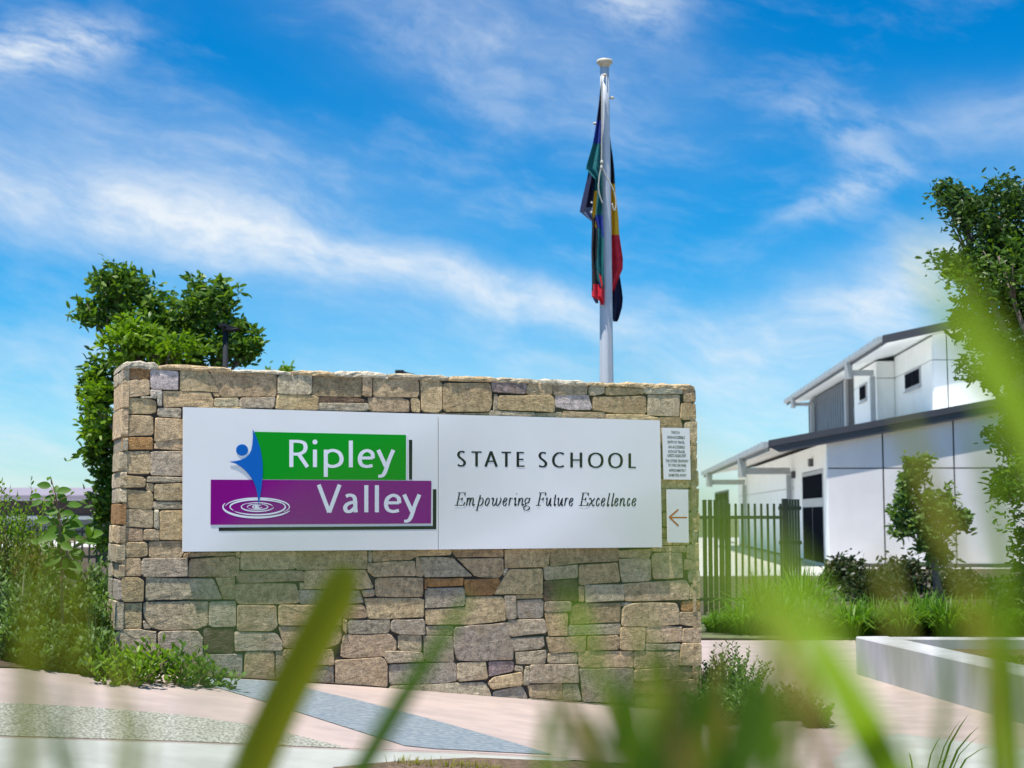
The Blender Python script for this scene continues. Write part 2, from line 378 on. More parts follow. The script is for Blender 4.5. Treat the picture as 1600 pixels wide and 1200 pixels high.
# ------------------------------------------------------------------ stone wall
PHI = R(22.2); UD = Vector((math.cos(PHI), math.sin(PHI), 0)); ND = Vector((math.sin(PHI), -math.cos(PHI), 0)); ZU = Vector((0, 0, 1))
SG0 = Vector((-2.0496, 8.881, CAMZ-.2223))       # lower left corner of the sign face
WP = SG0 - ND*.055                                # plane of the mortar face
def wuv(px, py, off=.02):
    p = on_plane(px, py, WP+ND*off, ND)-WP; return (p.dot(UD), p.z)
def wp(u, v, d=0.0): return WP+UD*u+ZU*v+ND*d
PAL = {'t': (.47, .35, .20), 'g': (.43, .355, .24), 'o': (.36, .20, .08), 'd': (.12, .08, .055), 'l': (.45, .39, .38), 'b': (.39, .285, .17), 'w': (.50, .44, .33), 'p': (.27, .21, .19), 's': (.33, .28, .21)}
STONES = {(160, 540, 4): """o 172 130 298 145 298 208 172 205|g 128 130 170 128 170 208 128 215|l 303 148 478 155 478 275 303 268|t 487 155 655 155 700 215 732 288 487 285
t 672 160 1090 180 1090 318 740 318 700 210|g 1100 180 1315 180 1312 303 1100 300|b 1320 182 1560 182 1622 198 1626 318 1315 312|t 128 215 298 212 298 300 285 312 130 320
w 303 272 368 275 370 285 342 320 303 318|w 345 282 374 284 372 375 345 372|t 380 280 680 295 695 330 697 382 380 382|t 695 290 735 292 735 318 698 318
g 705 328 855 328 855 387 705 382|g 862 328 1085 322 1075 394 862 388|t 1095 305 1310 312 1355 320 1352 404 1086 395|d 1362 315 1530 322 1662 338 1662 356 1362 352
g 1358 358 1662 358 1662 408 1356 404|t 130 325 300 330 338 345 340 415 300 425 130 425|w 240 318 335 320 330 330 250 328|g 350 388 498 392 498 455 350 440
t 135 430 320 435 325 560 150 568|t 332 450 520 462 520 575 330 600|t 330 605 520 580 520 652 325 645|o 130 570 320 572 320 650 130 650
t 135 658 302 660 302 800 135 800|g 308 658 520 658 520 812 305 808|t 130 808 270 822 272 885 130 890|g 285 815 520 822 520 855 285 850
t 280 860 320 862 320 915 272 905|t 327 865 520 858 520 970 327 970|t 130 895 200 900 318 915 320 1018 250 1022 130 1010|g 322 978 520 978 520 1022 322 1020
t 130 1018 320 1025 320 1138 130 1128|w 328 1025 355 1030 355 1142 326 1142|t 362 1032 520 1030 520 1215 362 1215|b 120 1135 255 1142 255 1220 120 1225|t 262 1145 358 1148 358 1215 262 1215
t 600 380 900 384 900 430 600 430""",
(160, 820, 4): """t 120 110 285 105 285 190 230 205 120 200|t 292 102 515 100 510 180 495 210 292 208|b 515 175 545 178 540 208 505 208|b 550 170 830 172 830 190 700 195 550 205|t 836 170 862 170 862 205 838 200
t 120 208 243 208 243 318 120 318|g 248 212 535 208 537 325 245 322|b 545 212 700 205 830 200 858 215 852 315 780 325 545 325|t 866 165 1210 165 1210 280 866 282
t 1215 165 1660 163 1660 268 1650 274 1215 280|t 120 328 230 330 260 350 258 478 120 485|g 275 330 695 335 740 440 742 465 500 465 270 470|t 705 330 830 325 835 465 755 465 748 440
b 845 290 1255 285 1262 350 1000 358 845 362|b 835 370 1200 365 1225 410 1228 490 860 498 835 465|t 1270 286 1648 280 1695 380 1695 395 1610 405 1268 400|t 1235 365 1262 362 1266 404 1234 404
g 1234 410 1610 412 1635 490 1234 496|t 120 495 250 490 250 640 235 650 120 650|t 262 480 665 478 665 620 600 650 380 660 300 640 262 570|g 258 590 300 640 295 655 258 650
g 672 478 838 475 835 640 672 640|b 845 505 1090 505 1095 640 1050 668 845 662|t 1105 500 1494 500 1496 628 1105 630|g 112 655 250 655 340 670 340 800 110 800|g 350 668 590 660 625 700 630 850 350 850
d 632 652 825 648 820 800 650 800 635 730|g 832 668 1090 675 1130 740 1130 785 832 788|t 1105 636 1490 632 1500 700 1480 745 1400 770 1140 772|t 1135 780 1360 775 1445 780 1450 870 1420 880 1190 870 1135 830
g 110 806 340 806 340 960 110 960|b 350 856 640 856 640 940 350 940|s 645 810 825 806 880 810 880 940 645 940|t 890 795 1080 795 1080 980 890 960|g 1085 795 1130 792 1180 876 1180 995 1085 985|s 1190 880 1450 885 1452 1010 1190 1000""",
(500, 820, 4): """g 305 165 332 165 332 235 305 235|b 335 155 605 155 605 195 570 215 335 235|t 610 152 822 152 822 190 610 195|b 830 150 1150 150 1150 200 860 202|t 300 240 590 222 600 320 340 325 305 290
t 605 200 618 200 648 300 645 325 605 318|g 622 202 838 205 870 240 955 320 655 325|b 865 208 1148 208 1152 300 1115 335 985 328 900 245|t 1160 148 1440 148 1430 262 1160 268|w 1156 272 1182 272 1152 318
t 350 332 645 330 648 435 635 450 350 450|o 675 335 895 335 895 380 675 385|o 905 338 1120 335 1130 355 1085 438 918 440 905 390|t 1185 275 1395 275 1395 428 1088 438|o 656 335 670 335 670 400 656 400
s 662 395 905 392 912 508 790 515 665 522|t 262 412 340 400 342 448 280 452|t 285 460 610 455 655 470 655 575 420 588 305 588|t 915 448 1145 448 1165 500 1165 600 960 622 668 628 668 530 915 514
s 1155 442 1228 445 1232 590 1175 592|t 1232 440 1398 432 1398 460 1232 465|s 1235 470 1400 465 1400 582 1240 586|b 145 505 275 500 298 540 295 585 140 585|t 145 595 168 595 168 685 145 650
s 178 595 440 592 445 640 430 678 178 680|s 455 595 658 590 660 688 500 682 445 660|b 150 690 440 682 480 725 480 780 400 825 200 835 135 830 140 740|g 495 690 640 690 640 790 495 785|g 670 632 835 632 835 688 670 688
s 840 640 1170 612 1190 700 1212 760 1210 845 860 852 840 760|g 1175 600 1410 590 1425 675 1200 700 1185 680|g 1195 708 1405 700 1405 760 1380 775 1220 795 1200 770|g 1225 800 1415 780 1420 830 1405 872 1235 875
g 415 790 640 795 650 855 430 865 405 830|s 650 692 832 692 840 855 655 855|b 100 845 395 832 425 880 425 1010 100 1000|s 435 870 855 862 860 975 800 990 435 1000|g 865 860 1040 855 1052 965 865 980
p 1055 855 1215 850 1215 915 1062 950|g 1222 880 1275 885 1275 918 1222 915|g 1285 882 1312 885 1310 900 1285 900|t 1045 990 1090 955 1265 920 1270 1000 1080 1030|g 1280 905 1312 905 1310 1000 1275 1000
g 435 1008 860 988 1035 980 1070 1050 1080 1110 430 1100|s 1085 1040 1270 1006 1300 1080 1300 1120 1090 1110""",
(800, 800, 3.75): """b 227 205 625 205 630 285 400 300 230 318|g 190 320 390 310 390 388 200 400|d 190 405 385 395 392 520 190 520|t 398 310 620 295 638 410 400 430|t 632 225 820 215 820 235 810 265 635 268
g 635 275 815 270 820 405 650 412 640 360|t 830 240 1000 238 1008 385 830 392 822 300|t 830 205 1020 195 1025 235 830 232|t 395 435 425 432 428 525 395 522|g 430 430 655 422 660 520 435 530
t 665 420 1020 395 1045 430 1045 512 670 525|g 195 525 350 525 350 580 195 588|t 200 592 335 590 330 700 325 725 220 725|b 360 540 640 532 640 645 350 660 345 600|g 335 665 640 655 640 718 335 722
s 648 530 710 530 700 552 648 550|t 715 535 965 532 985 580 985 660 850 672 650 670 650 560|t 205 735 440 730 440 820 225 828|b 445 728 635 722 635 805 450 815|t 640 675 785 675 780 812 640 805|t 792 672 1000 670 1002 760 790 768
g 785 772 995 770 985 812 785 812|g 215 830 388 825 388 888 215 890|t 395 815 718 815 718 910 400 912|t 722 818 985 815 985 905 725 920|g 110 895 390 890 395 1000 105 1005|t 100 1015 300 1005 300 1100 110 1090
s 305 1008 390 1005 410 1105 300 1105|s 400 918 715 918 722 1130 420 1110|t 718 925 930 910 935 985 718 990|b 935 910 1058 905 1058 970 1015 985 940 985|b 718 995 935 990 1010 988 1010 1065 718 1065|s 720 1070 1000 1070 1110 1072 1110 1190 725 1160
t 1025 195 1100 180 1100 270 1030 270|t 1015 278 1100 275 1100 335 1015 338|g 1035 342 1105 338 1108 412 1045 415|b 1050 420 1108 418 1110 508 1048 512|o 1000 520 1110 515 1110 575 1000 580|t 990 585 1112 582 1112 675 990 662
t 1005 685 1112 680 1112 765 1003 765|t 998 772 1112 770 1112 900 988 902|t 1062 905 1112 900 1112 975 1060 978|b 1015 985 1112 980 1112 1065 1015 1068|t 860 3 885 3 885 85 860 85|b 860 90 910 92 908 150 860 148|t 860 155 1040 155 1040 190 860 195|t 1042 5 1105 5 1100 108 1042 108|t 1042 112 1098 115 1092 175 1042 180
s 0 1110 110 1094 300 1106 420 1116 722 1136 722 1165 0 1140|t 890 5 1036 5 1036 85 890 85|g 912 90 1036 90 1036 150 912 150""",
(800, 560, 5): """g 330 195 590 195 595 280 330 288|l 340 285 600 280 635 400 440 398 345 375|g 600 218 730 215 725 275 640 290 610 285|t 745 220 1030 235 1035 275 760 290 735 260|w 1035 218 1335 225 1335 275 1065 278 1035 260
b 640 300 1050 290 1055 430 800 425 640 405|g 1065 285 1315 285 1315 450 1065 445|b 1340 238 1435 238 1440 340 1345 345|b 1325 352 1440 352 1440 478 1320 480|b 1158 460 1320 460 1345 545 1158 540|t 1350 495 1447 488 1450 648 1350 640
t 1350 655 1450 652 1450 765 1350 762|b 1350 770 1450 770 1450 870 1350 870|b 1390 880 1465 878 1465 1005 1390 1005|t 1385 1015 1468 1015 1468 1190 1385 1190|g 0 425 165 430 165 470 0 470|g 170 430 400 420 400 475 170 470|b 405 412 735 420 735 480 405 475
t 745 434 1050 438 1150 465 1150 490 745 490|t 1155 550 1344 550 1344 690 1155 690|g 1155 695 1344 695 1344 835 1155 835|b 1160 840 1384 840 1384 930 1160 930|t 1160 935 1384 935 1384 1010 1160 1010|b 1165 1016 1380 1016 1380 1100 1165 1100|t 1165 1105 1380 1105 1380 1192 1165 1192""",
(500, 540, 4): """t 272 190 328 192 328 318 272 315|t 335 200 610 205 622 250 625 320 335 315|t 632 208 745 205 770 250 765 400 745 418 640 412|b 775 230 1065 235 1080 290 1078 370 1060 412 800 412 775 395|p 1075 222 1295 232 1290 305 1080 290
t 1300 235 1455 232 1452 310 1295 308|g 1090 300 1112 305 1112 400 1085 400|t 1118 308 1455 315 1468 345 1465 412 1118 402|t 310 322 520 325 565 345 560 412 310 410|t 570 328 618 328 632 350 630 418 578 414|g 1070 405 1340 420 1335 448 1065 440|t 700 420 1060 418 1060 442 700 440"""}
wall = thing('stone_wall', wp(0, -1.2, -.25), 'long dry stone wall of tan and grey blocks carrying the white school sign', 'stone wall')
ctl = wuv(190, 585); cbl = wuv(188, 985); ctr = wuv(1087, 620); cbr = wuv(1096, 1100)
UL, UR = ctl[0], .5*(ctr[0]+cbr[0]); VB = -1.75
VT = wuv(650, 582)[1]
TK = .46
mb = MB().box(wp(UL+.03, VB, 0), UD*(UR-UL-.06), -ND*TK, ZU*(VT-.035-VB)); mb.build('mortar_core', M['mortar'], wall)
def densify(pts, step):
    out = []
    for i, p in enumerate(pts):
        q_ = pts[(i+1) % len(pts)]; L = math.dist(p, q_); k = max(1, min(3, round(L/step)))
        for j in range(k): out.append((p[0]+(q_[0]-p[0])*j/k, p[1]+(q_[1]-p[1])*j/k))
    return out
def stone_mesh(pts, conv, c, h, name='stone', parent=wall):
    """pts: 2D polygon (m); conv(u,v,d)->world; raised irregular pillow"""
    # orientation ccw
    ar = sum(a[0]*b[1]-b[0]*a[1] for a, b in zip(pts, pts[1:]+pts[:1]))
    if ar < 0: pts = pts[::-1]
    # cut the corners slightly
    cp = []
    n = len(pts)
    for i in range(n):
        a, b, d = Vector(pts[i-1]), Vector(pts[i]), Vector(pts[(i+1) % n])
        l1, l2 = (a-b).length, (d-b).length; r_ = min(.008*random.uniform(.5, 2.2), l1*.2, l2*.2)
        cp += [tuple(b+(a-b).normalized()*r_), tuple(b+(d-b).normalized()*r_)]
    pts = densify(cp, .13)
    pts = [(x+random.uniform(-.0035, .0035), y+random.uniform(-.004, .003)) for x, y in pts]
    n = len(pts); cx = sum(p[0] for p in pts)/n; cy = sum(p[1] for p in pts)/n
    sz = min(max(p[0] for p in pts)-min(p[0] for p in pts), max(p[1] for p in pts)-min(p[1] for p in pts))
    def ring(ins, d, jit):
        k = 1-ins/max(.02, sz/2)
        return [conv(cx+(x-cx)*k, cy+(y-cy)*k, d+random.uniform(-jit, jit)) for x, y in pts]
    tilt = (random.uniform(-.04, .04), random.uniform(-.06, .06))
    V = ring(-.0016, -.012, 0)+ring(-.0008, h-.0035, .0008)+ring(.0022, h, .0006)+ring(sz*.26, h+.0006, .0009)+[conv(cx, cy, h+random.uniform(-.0006, .0012))]
    F = []
    for k in range(3):
        for i in range(n):
            j = (i+1) % n; F.append([k*n+i, k*n+j, (k+1)*n+j, (k+1)*n+i])
    F += [[3*n+i, 3*n+(i+1) % n, 4*n] for i in range(n)]
    c = tuple(min(1, x*k) for x, k in zip(c, [random.uniform(.86, 1.14)]*3))
    c = (c[0]*random.uniform(.97, 1.04), c[1], c[2]*random.uniform(.92, 1.08))
    o = mk(name, V, F, M['stone'], parent, False, color=c)
    o.data.polygons.foreach_set('use_smooth', [False]*len(F)); return o
for (ox, oy, sc), txt in STONES.items():
    for s_ in txt.replace('\n', '|').split('|'):
        q_ = s_.split(); k = q_[0]; num = list(map(float, q_[1:]))
        pts = [wuv(ox+num[i]/sc, oy+num[i+1]/sc) for i in range(0, len(num), 2)]
        hh = random.uniform(.007, .0175)
        stone_mesh(pts, wp, PAL[k], hh)
# end faces: one stone per course
def endface(u0, sgn, ys, cols):
    for i in range(len(ys)-1):
        v1 = wuv(190, ys[i])[1]-.004; v0 = wuv(190, ys[i+1])[1]+.004
        if v0 < VB: v0 = VB
        sp = random.choice([TK*.99, TK*.55, TK*.7])
        rects = [(.0, sp)] + ([(sp+.008, TK)] if sp < TK*.9 else [])
        for a, b in rects:
            conv = lambda x, y, d: wp(u0+sgn*(d-.018), y, -x+.012)
            stone_mesh([(a, v0), (b, v0), (b, v1), (a, v1)] if sgn < 0 else [(a, v0), (a, v1), (b, v1), (b, v0)], conv, PAL[cols[i % len(cols)]], random.uniform(.02, .038))
endface(UL+.018, -1, [576, 597, 637, 683, 706, 736, 762, 786, 820, 850, 880, 905, 940, 985, 1040, 1090], 'gttsgggotggsgts')
endface(UR-.02, 1, [576, 600, 640, 676, 706, 745, 790, 830, 850, 900, 940, 985, 1040, 1090, 1140], 'btbtbttgtbt')
# coping stones across the top
CAPS = [(192, 248, 563, 573, 't'), (247, 362, 569, 575, 't'), (362, 456, 576, 581, 'w'), (457, 523, 577, 583, 't'), (523, 607, 578.5, 587, 'b'), (606.5, 701, 582.5, 590, 'b'), (702, 778, 586, 594, 't'),
        (778, 841, 589, 595, 'b'), (844, 916, 591, 597, 'w'), (917, 951, 595, 601, 't'), (951, 980, 597, 601, 't'), (975, 1030, 596, 601, 't'), (1028, 1086, 598, 605, 't')]
for x0, x1, y0, y1, c in CAPS:
    u0, vt = wuv(x0, y0); u1, _ = wuv(x1, y0); vb = VT-.047; nx, ny = 4, 4
    vt = wuv((x0+x1)/2, y0+1.5)[1]
    V = []; F = []
    grid = {}
    prof = [(-.005, vb), (.018, vb+.003), (.022, vb+(vt-vb)*.4), (.020, vt-.010), (.012, vt-.003), (.0, vt), (-.15, vt+.004), (-.32, vt+.002), (-TK-.005, vt-.008), (-TK-.01, vb)]
    cols_ = 9
    for i in range(cols_):
        u = u0+.003+(u1-u0-.006)*i/(cols_-1); e = .72 if i in (0, cols_-1) else 1
        r1 = random.uniform(-.005, .005)
        for d, v in prof:
            vv_ = v if v == vb else vb+(v-vb)*e*random.uniform(.9, 1.06)+r1*.5
            V.append(wp(u, vv_+random.uniform(-.002, .002), d+random.uniform(-.004, .004)))
    k = len(prof)
    for i in range(cols_-1):
        for j in range(k-1): F.append([i*k+j, (i+1)*k+j, (i+1)*k+j+1, i*k+j+1])
    F.append([j for j in range(k)]); F.append([(cols_-1)*k+j for j in range(k)][::-1])
    kk = random.uniform(.95, 1.12); c = 'w' if random.random() < .2 else ('g' if c == 'b' else c)
    mk('coping_stone', V, F, M['stone'], wall, False, color=tuple(min(.56, x*kk) for x in PAL[c]))

# ------------------------------------------------------------------ school sign
def sp(px, py, off=0.0): return on_plane(px, py, SG0, ND)+ND*off
def slab(name, px, m, parent, z0, z1, smooth=False):
    """plate from an outline given on the sign plane; z0 back, z1 front offset"""
    a = [sp(x, y, z0) for x, y in px]; b = [sp(x, y, 0)+ND*z1 for x, y in px]; n = len(px)
    F = [list(range(n, 2*n)), list(range(n))[::-1]]+[[i, (i+1) % n, n+(i+1) % n, n+i] for i in range(n)]
    # orientation: keep the front face pointing at the viewer
    nn = sum(((b[i]-b[0]).cross(b[(i+1) % n]-b[0]).dot(ND)) for i in range(n))
    if nn < 0: F = [f[::-1] for f in F]
    return mk(name, a+b, F, m, parent, smooth)
sign = thing('school_sign', sp(660, 858), 'wide white school name sign with green and purple logo boards on the stone wall', 'sign')
def pts_of(*a): return [(a[i], a[i+1]) for i in range(0, len(a), 2)]
p1 = slab('panel', pts_of(286.5, 636, 684.2, 647.1, 684.4, 858.7, 285.5, 862), M['sign_white'], sign, -.022, .0)
p2 = slab('panel', pts_of(685.3, 647.2, 1031, 656.8, 1034.5, 855, 685.4, 858.6), M['sign_white'], sign, -.022, .0)
ORG[p1.name] = ORG[p2.name] = ORG[sign.name]
mbk = MB(); mbk.box(sp(300, 840)-ND*.05, UD*3.2, ND*.027, ZU*.1); mbk.box(sp(300, 680)-ND*.05, UD*3.2, ND*.027, ZU*.06); mbk.build('mounting_rail', M['ink'], sign)
Z = lambda x, y: (280+x/3.81, 630+y/3.81)
gb = slab('green_board', [Z(448, 170), Z(1350, 189), Z(1349, 457.5), Z(497, 453.5), Z(470, 300)], M['green'], sign, .0005, .0026)
pb = slab('purple_board', [Z(188, 455), Z(1500, 462), Z(1498, 716), Z(186, 724)], M['purple'], sign, .0006, .0030)
slab('white_keyline', [Z(1350.5, 189), Z(1357, 189), Z(1356, 457.5), Z(1350, 457.5)], M['letter_white'], sign, .0005, .0026)
slab('shadow_bar', [Z(1367, 218), Z(1387, 218), Z(1386, 455), Z(1368, 455)], M['ink'], sign, .0005, .0012)
slab('shadow_bar', [Z(1510, 512), Z(1531, 512), Z(1530, 750), Z(235, 761), Z(236, 740), Z(1509, 731)], M['ink'], sign, .0005, .0012)
fg = [(437, 155), (449, 180), (466, 222), (482, 270), (491, 320), (496, 370), (496, 420), (492, 480), (483, 545), (472, 605), (468, 575), (463, 535), (455, 500), (440, 462), (420, 432), (395, 403), (365, 377), (335, 360), (297, 349),
      (335, 345), (365, 338), (395, 325), (415, 306), (428, 280), (435, 245), (438, 205)]
slab('figure_emblem', [Z(*p) for p in fg], M['blue'], sign, .0032, .0056)
slab('figure_head', [Z(374+35.5*math.cos(t*math.pi/14), 279+34*math.sin(t*math.pi/14)) for t in range(28)], M['blue'], sign, .0005, .0028)
def ribbon(path, w, off, closed=False, caps=True):
    """path in photo px on the sign plane; w(i,t)->full width px"""
    n = len(path); L = []; Rr = []
    for i, p in enumerate(path):
        a = path[(i-1) % n] if closed else path[max(0, i-1)]; b = path[(i+1) % n] if closed else path[min(n-1, i+1)]
        tx, ty = b[0]-a[0], b[1]-a[1]; l = math.hypot(tx, ty) or 1; tx /= l; ty /= l
        ww = w(tx, ty, i/(n-1))/2; L.append(sp(p[0]-ty*ww, p[1]+tx*ww, off)); Rr.append(sp(p[0]+ty*ww, p[1]-tx*ww, off))
    V = L+Rr; F = []
    for i in range(n if closed else n-1):
        j = (i+1) % n; F.append([i, j, n+j, n+i])
    return V, F
mbr = MB(); 
for rx, ry, w0, a0, a1, k in [(205, 63, 11, 20, 200, 1), (190, 52, 7, 185, 395, 0), (163, 43, 8, 150, 330, 0), (166, 47, 8, -45, 145, 1), (96, 27, 6, 0, 230, 1), (92, 25, 5, 225, 350, 0), (62, 17, 5, -70, 150, 1), (60, 16, 4, 155, 290, 0), (28, 9, 6, 0, 320, 1), (10, 5, 8, 0, 330, 1)]:
    pa = []
    for i in range(37):
        a = R(a0+(a1-a0)*i/36); pa.append(Z(465+rx*math.cos(a), 617+ry*math.sin(a)))
    V, F = ribbon(pa, lambda tx, ty, t: w0/3.81*(.25+.95*math.sin(math.pi*t)**.6), .0034+.0001*rx/40)
    mbr.add(V, F)
mbr.build('ripple_emblem', M['letter_white'], sign)
# stroke letters --------------------------------------------------------
GL = {
 'R': 'l 0 0 0 1|c 0 .94 .45 .94 .78 .88 .88 .73 .78 .57 .45 .48 0 .48|l .45 .48 1 0', 'i': 'l .5 0 .5 .65|d .5 .93', 'p': 'l 0 -.36 0 .65|c 0 .5 .2 .59 .5 .62 .85 .53 1 .32 .88 .12 .5 .03 .2 .05 0 .12',
 'l': 'l .5 0 .5 1', 'e': 'l .02 .35 .97 .35|c .97 .33 .92 .53 .55 .63 .15 .53 0 .32 .12 .11 .5 .03 .95 .07', 'y': 'l 0 .66 .52 .02|c 1 .66 .7 .25 .5 -.1 .35 -.27 .18 -.33 .0 -.33',
 'V': 'l 0 1 .5 .0|l 1 1 .5 .0', 'a': 'c .08 .58 .4 .63 .8 .58 .93 .42 .94 .2 1 0|c .93 .37 .5 .35 .12 .27 0 .15 .15 .04 .5 .04 .92 .17',
 'S': 'c .95 .92 .6 .97 .25 .92 .1 .75 .3 .58 .7 .43 .97 .25 .8 .07 .4 .03 0 .1', 'T': 'l 0 .95 1 .95|l .5 0 .5 .97', 'A': 'l 0 0 .5 1|l .5 1 1 0|l .2 .35 .8 .35', 'E': 'l 0 0 0 1|l 0 .95 .9 .95|l 0 .5 .85 .5|l 0 .05 1 .05',
 'C': 'c 1 .88 .7 .96 .35 .92 .07 .7 0 .45 .1 .2 .4 .05 .7 .03 1 .1', 'H': 'l 0 0 0 1|l 1 0 1 1|l 0 .5 1 .5', 'O': 'o .5 .97 .12 .83 0 .5 .12 .16 .5 .03 .88 .16 1 .5 .88 .83', 'L': 'l 0 0 0 1|l 0 .05 1 .05'}
GI = {
 'E': 'l .22 .0 .48 1|l .3 .98 1 .98|l 1 .99 .96 .78|l .36 .5 .7 .5|l .74 .62 .66 .4|l 0 .02 .84 .02|l .84 .01 .97 .26', 'F': 'l .22 0 .5 1|l .3 .98 1 .98|l 1 .99 .96 .78|l .38 .5 .72 .5|l .76 .62 .68 .4|l 0 .02 .48 .02',
 'm': 'l .14 .6 .02 0|c .05 .2 .22 .5 .4 .6 .46 .5 .36 0|c .4 .2 .58 .5 .78 .6 .86 .5 .77 .1 .85 0 1 .12', 'n': 'l .22 .6 .03 0|c .1 .2 .4 .5 .7 .6 .8 .48 .68 .1 .78 0 1 .12', 'p': 'l .62 .82 .12 -.36|l -.08 -.36 .32 -.36|c .36 .3 .65 .57 .95 .55 .97 .3 .75 .06 .5 0 .32 .08',
 'o': 'o .7 .6 .25 .42 .04 .15 .3 0 .75 .18 .96 .45', 'w': 'c 0 .48 .14 .6 .2 .5 .1 .15 .2 0 .45 .2 .58 .6|c .58 .6 .48 .15 .6 0 .85 .2 1 .5 .9 .62', 'e': 'c .14 .25 .6 .33 .95 .5 .8 .6 .45 .55 .12 .32 .06 .12 .3 0 .6 .03 .88 .2',
 'r': 'l .34 .6 .06 0|c .16 .25 .5 .55 .8 .6 1 .52', 'i': 'c 0 .48 .5 .6 .6 .55 .3 .08 .45 0 .9 .14|d .95 .93', 'g': 'o .62 .6 .28 .5 .2 .28 .45 .19 .75 .3 .82 .52|l .8 .54 1 .6|c .4 .2 .2 .1 .35 .0 .75 -.08 .85 -.2 .6 -.34 .2 -.36 0 -.22 .12 -.08 .4 -.02',
 'u': 'c 0 .48 .22 .6 .2 .5 .1 .1 .25 0 .5 .12 .82 .5|c .92 .6 .76 .12 .84 0 1 .1', 't': 'c .85 .85 .4 .15 .5 0 .95 .12|l .2 .58 1 .58', 'x': 'c .08 .5 .3 .6 .45 .42 .55 .15 .7 0 .92 .1|l 1 .58 0 .02', 'c': 'c .95 .46 .75 .6 .4 .5 .08 .2 .25 .01 .6 .04 .9 .2', 'l': 'c .95 1 .25 .1 .4 0 .8 .12'}
def cr(pts, closed=False, k=7):
    n = len(pts); out = []
    rngi = range(n) if closed else range(n-1)
    for i in rngi:
        if closed: P = [pts[(i+j-1) % n] for j in range(4)]
        else: P = [pts[max(0, i-1)], pts[i], pts[i+1], pts[min(n-1, i+2)]]
        for s_ in range(k):
            t = s_/k; out.append(tuple(.5*(2*P[1][a]+(P[2][a]-P[0][a])*t+(2*P[0][a]-5*P[1][a]+4*P[2][a]-P[3][a])*t*t+(3*P[1][a]-P[0][a]-3*P[2][a]+P[3][a])*t**3) for a in (0, 1)))
    if not closed: out.append(pts[-1])
    return out
LN = [0]
def letter(ch, table, x0, x1, base, cap, wv, wh, m, parent, off, nib=None):
    b = MB(); hw = wv/2
    if x1-x0 <= wv*1.3 and ch in 'il' and nib is None: xm = lambda x: (x0+x1)/2
    else: xm = lambda x: x0+hw+(x1-x0-2*hw)*x
    for s_i, s_ in enumerate(table[ch].split('|')):
        q_ = s_.split(); n = list(map(float, q_[1:])); P = [(xm(n[i]), base-n[i+1]*cap) for i in range(0, len(n), 2)]
        z = off+.00025*s_i
        if q_[0] == 'd':
            r_ = wv*.62; c = P[0]; V = [sp(c[0]+r_*math.cos(t*math.pi/8), c[1]-r_*math.sin(t*math.pi/8), z) for t in range(16)]; b.add(V, [list(range(16))]); continue
        if nib is None: wf = lambda tx, ty, t: wv*abs(ty)**1.3+wh*(1-abs(ty)**1.3)
        else: wf = lambda tx, ty, t: wh+wv*abs(tx*math.sin(nib)+ty*math.cos(nib))
        if q_[0] == 'o': V, F = ribbon(cr(P, True), wf, z, True)
        elif q_[0] == 'c': V, F = ribbon(cr(P), wf, z)
        else: V, F = ribbon(P, wf, z)
        b.add(V, F)
    o = b.build('letter', m, parent)
    return o
def word(s_, table, ext, base0, base1, cap, wv, wh, m, parent, off, nib=None):
    for ch, (a, b) in zip(s_, ext):
        t = (a-ext[0][0])/(ext[-1][0]-ext[0][0]); letter(ch, table, a, b, base0+(base1-base0)*t, cap*(1-.03*t), wv, wh, m, parent, off, nib)
zx = lambda l: [(280+a/3.81, 280+b/3.81) for a, b in l]
word('Ripley', GL, zx([(655, 775), (795, 820), (860, 978), (1010, 1032), (1062, 1166), (1172, 1286)]), 729.8, 730.3, 42.6, 6.3, 4.6, M['letter_white'], sign, .0030)
word('Valley', GL, zx([(818, 966), (975, 1063), (1102, 1124), (1164, 1188), (1218, 1323), (1326, 1441)]), 800.6, 800.4, 43.2, 6.3, 4.6, M['letter_white'], sign, .0034)
word('STATESCHOOL', GL, [(713, 728.4), (734.5, 754.5), (756.5, 778), (781.5, 800.5), (807, 821.5), (840, 855.5), (862.5, 883), (891, 909.7), (918.5, 943), (950, 973.2), (981.8, 995.5)], 728.6, 731.4, 23.8, 4.1, 2.2, M['ink'], sign, .001)
word('Empowering', GI, [(709.5, 727.5), (728, 742), (743, 755.5), (757.2, 765.5), (767.5, 783.5), (785, 793), (794, 801.5), (802.5, 808), (808.5, 819), (817.5, 829.5)], 790, 790, 20.4, 1.35, .6, M['ink'], sign, .001, R(-20))
word('Future', GI, [(836.5, 853.5), (852.5, 862), (863.5, 869.5), (870.5, 880), (881, 888.5), (888.5, 896)], 790.2, 790.2, 20.6, 1.35, .6, M['ink'], sign, .001, R(-20))
word('Excellence', GI, [(903.5, 920), (919, 930), (930.5, 937.5), (938.5, 946), (947, 953.5), (953.8, 960), (959.5, 966.5), (967.5, 977.5), (979, 985), (986.5, 994.5)], 790.5, 790.5, 20.6, 1.35, .6, M['ink'], sign, .001, R(-20))

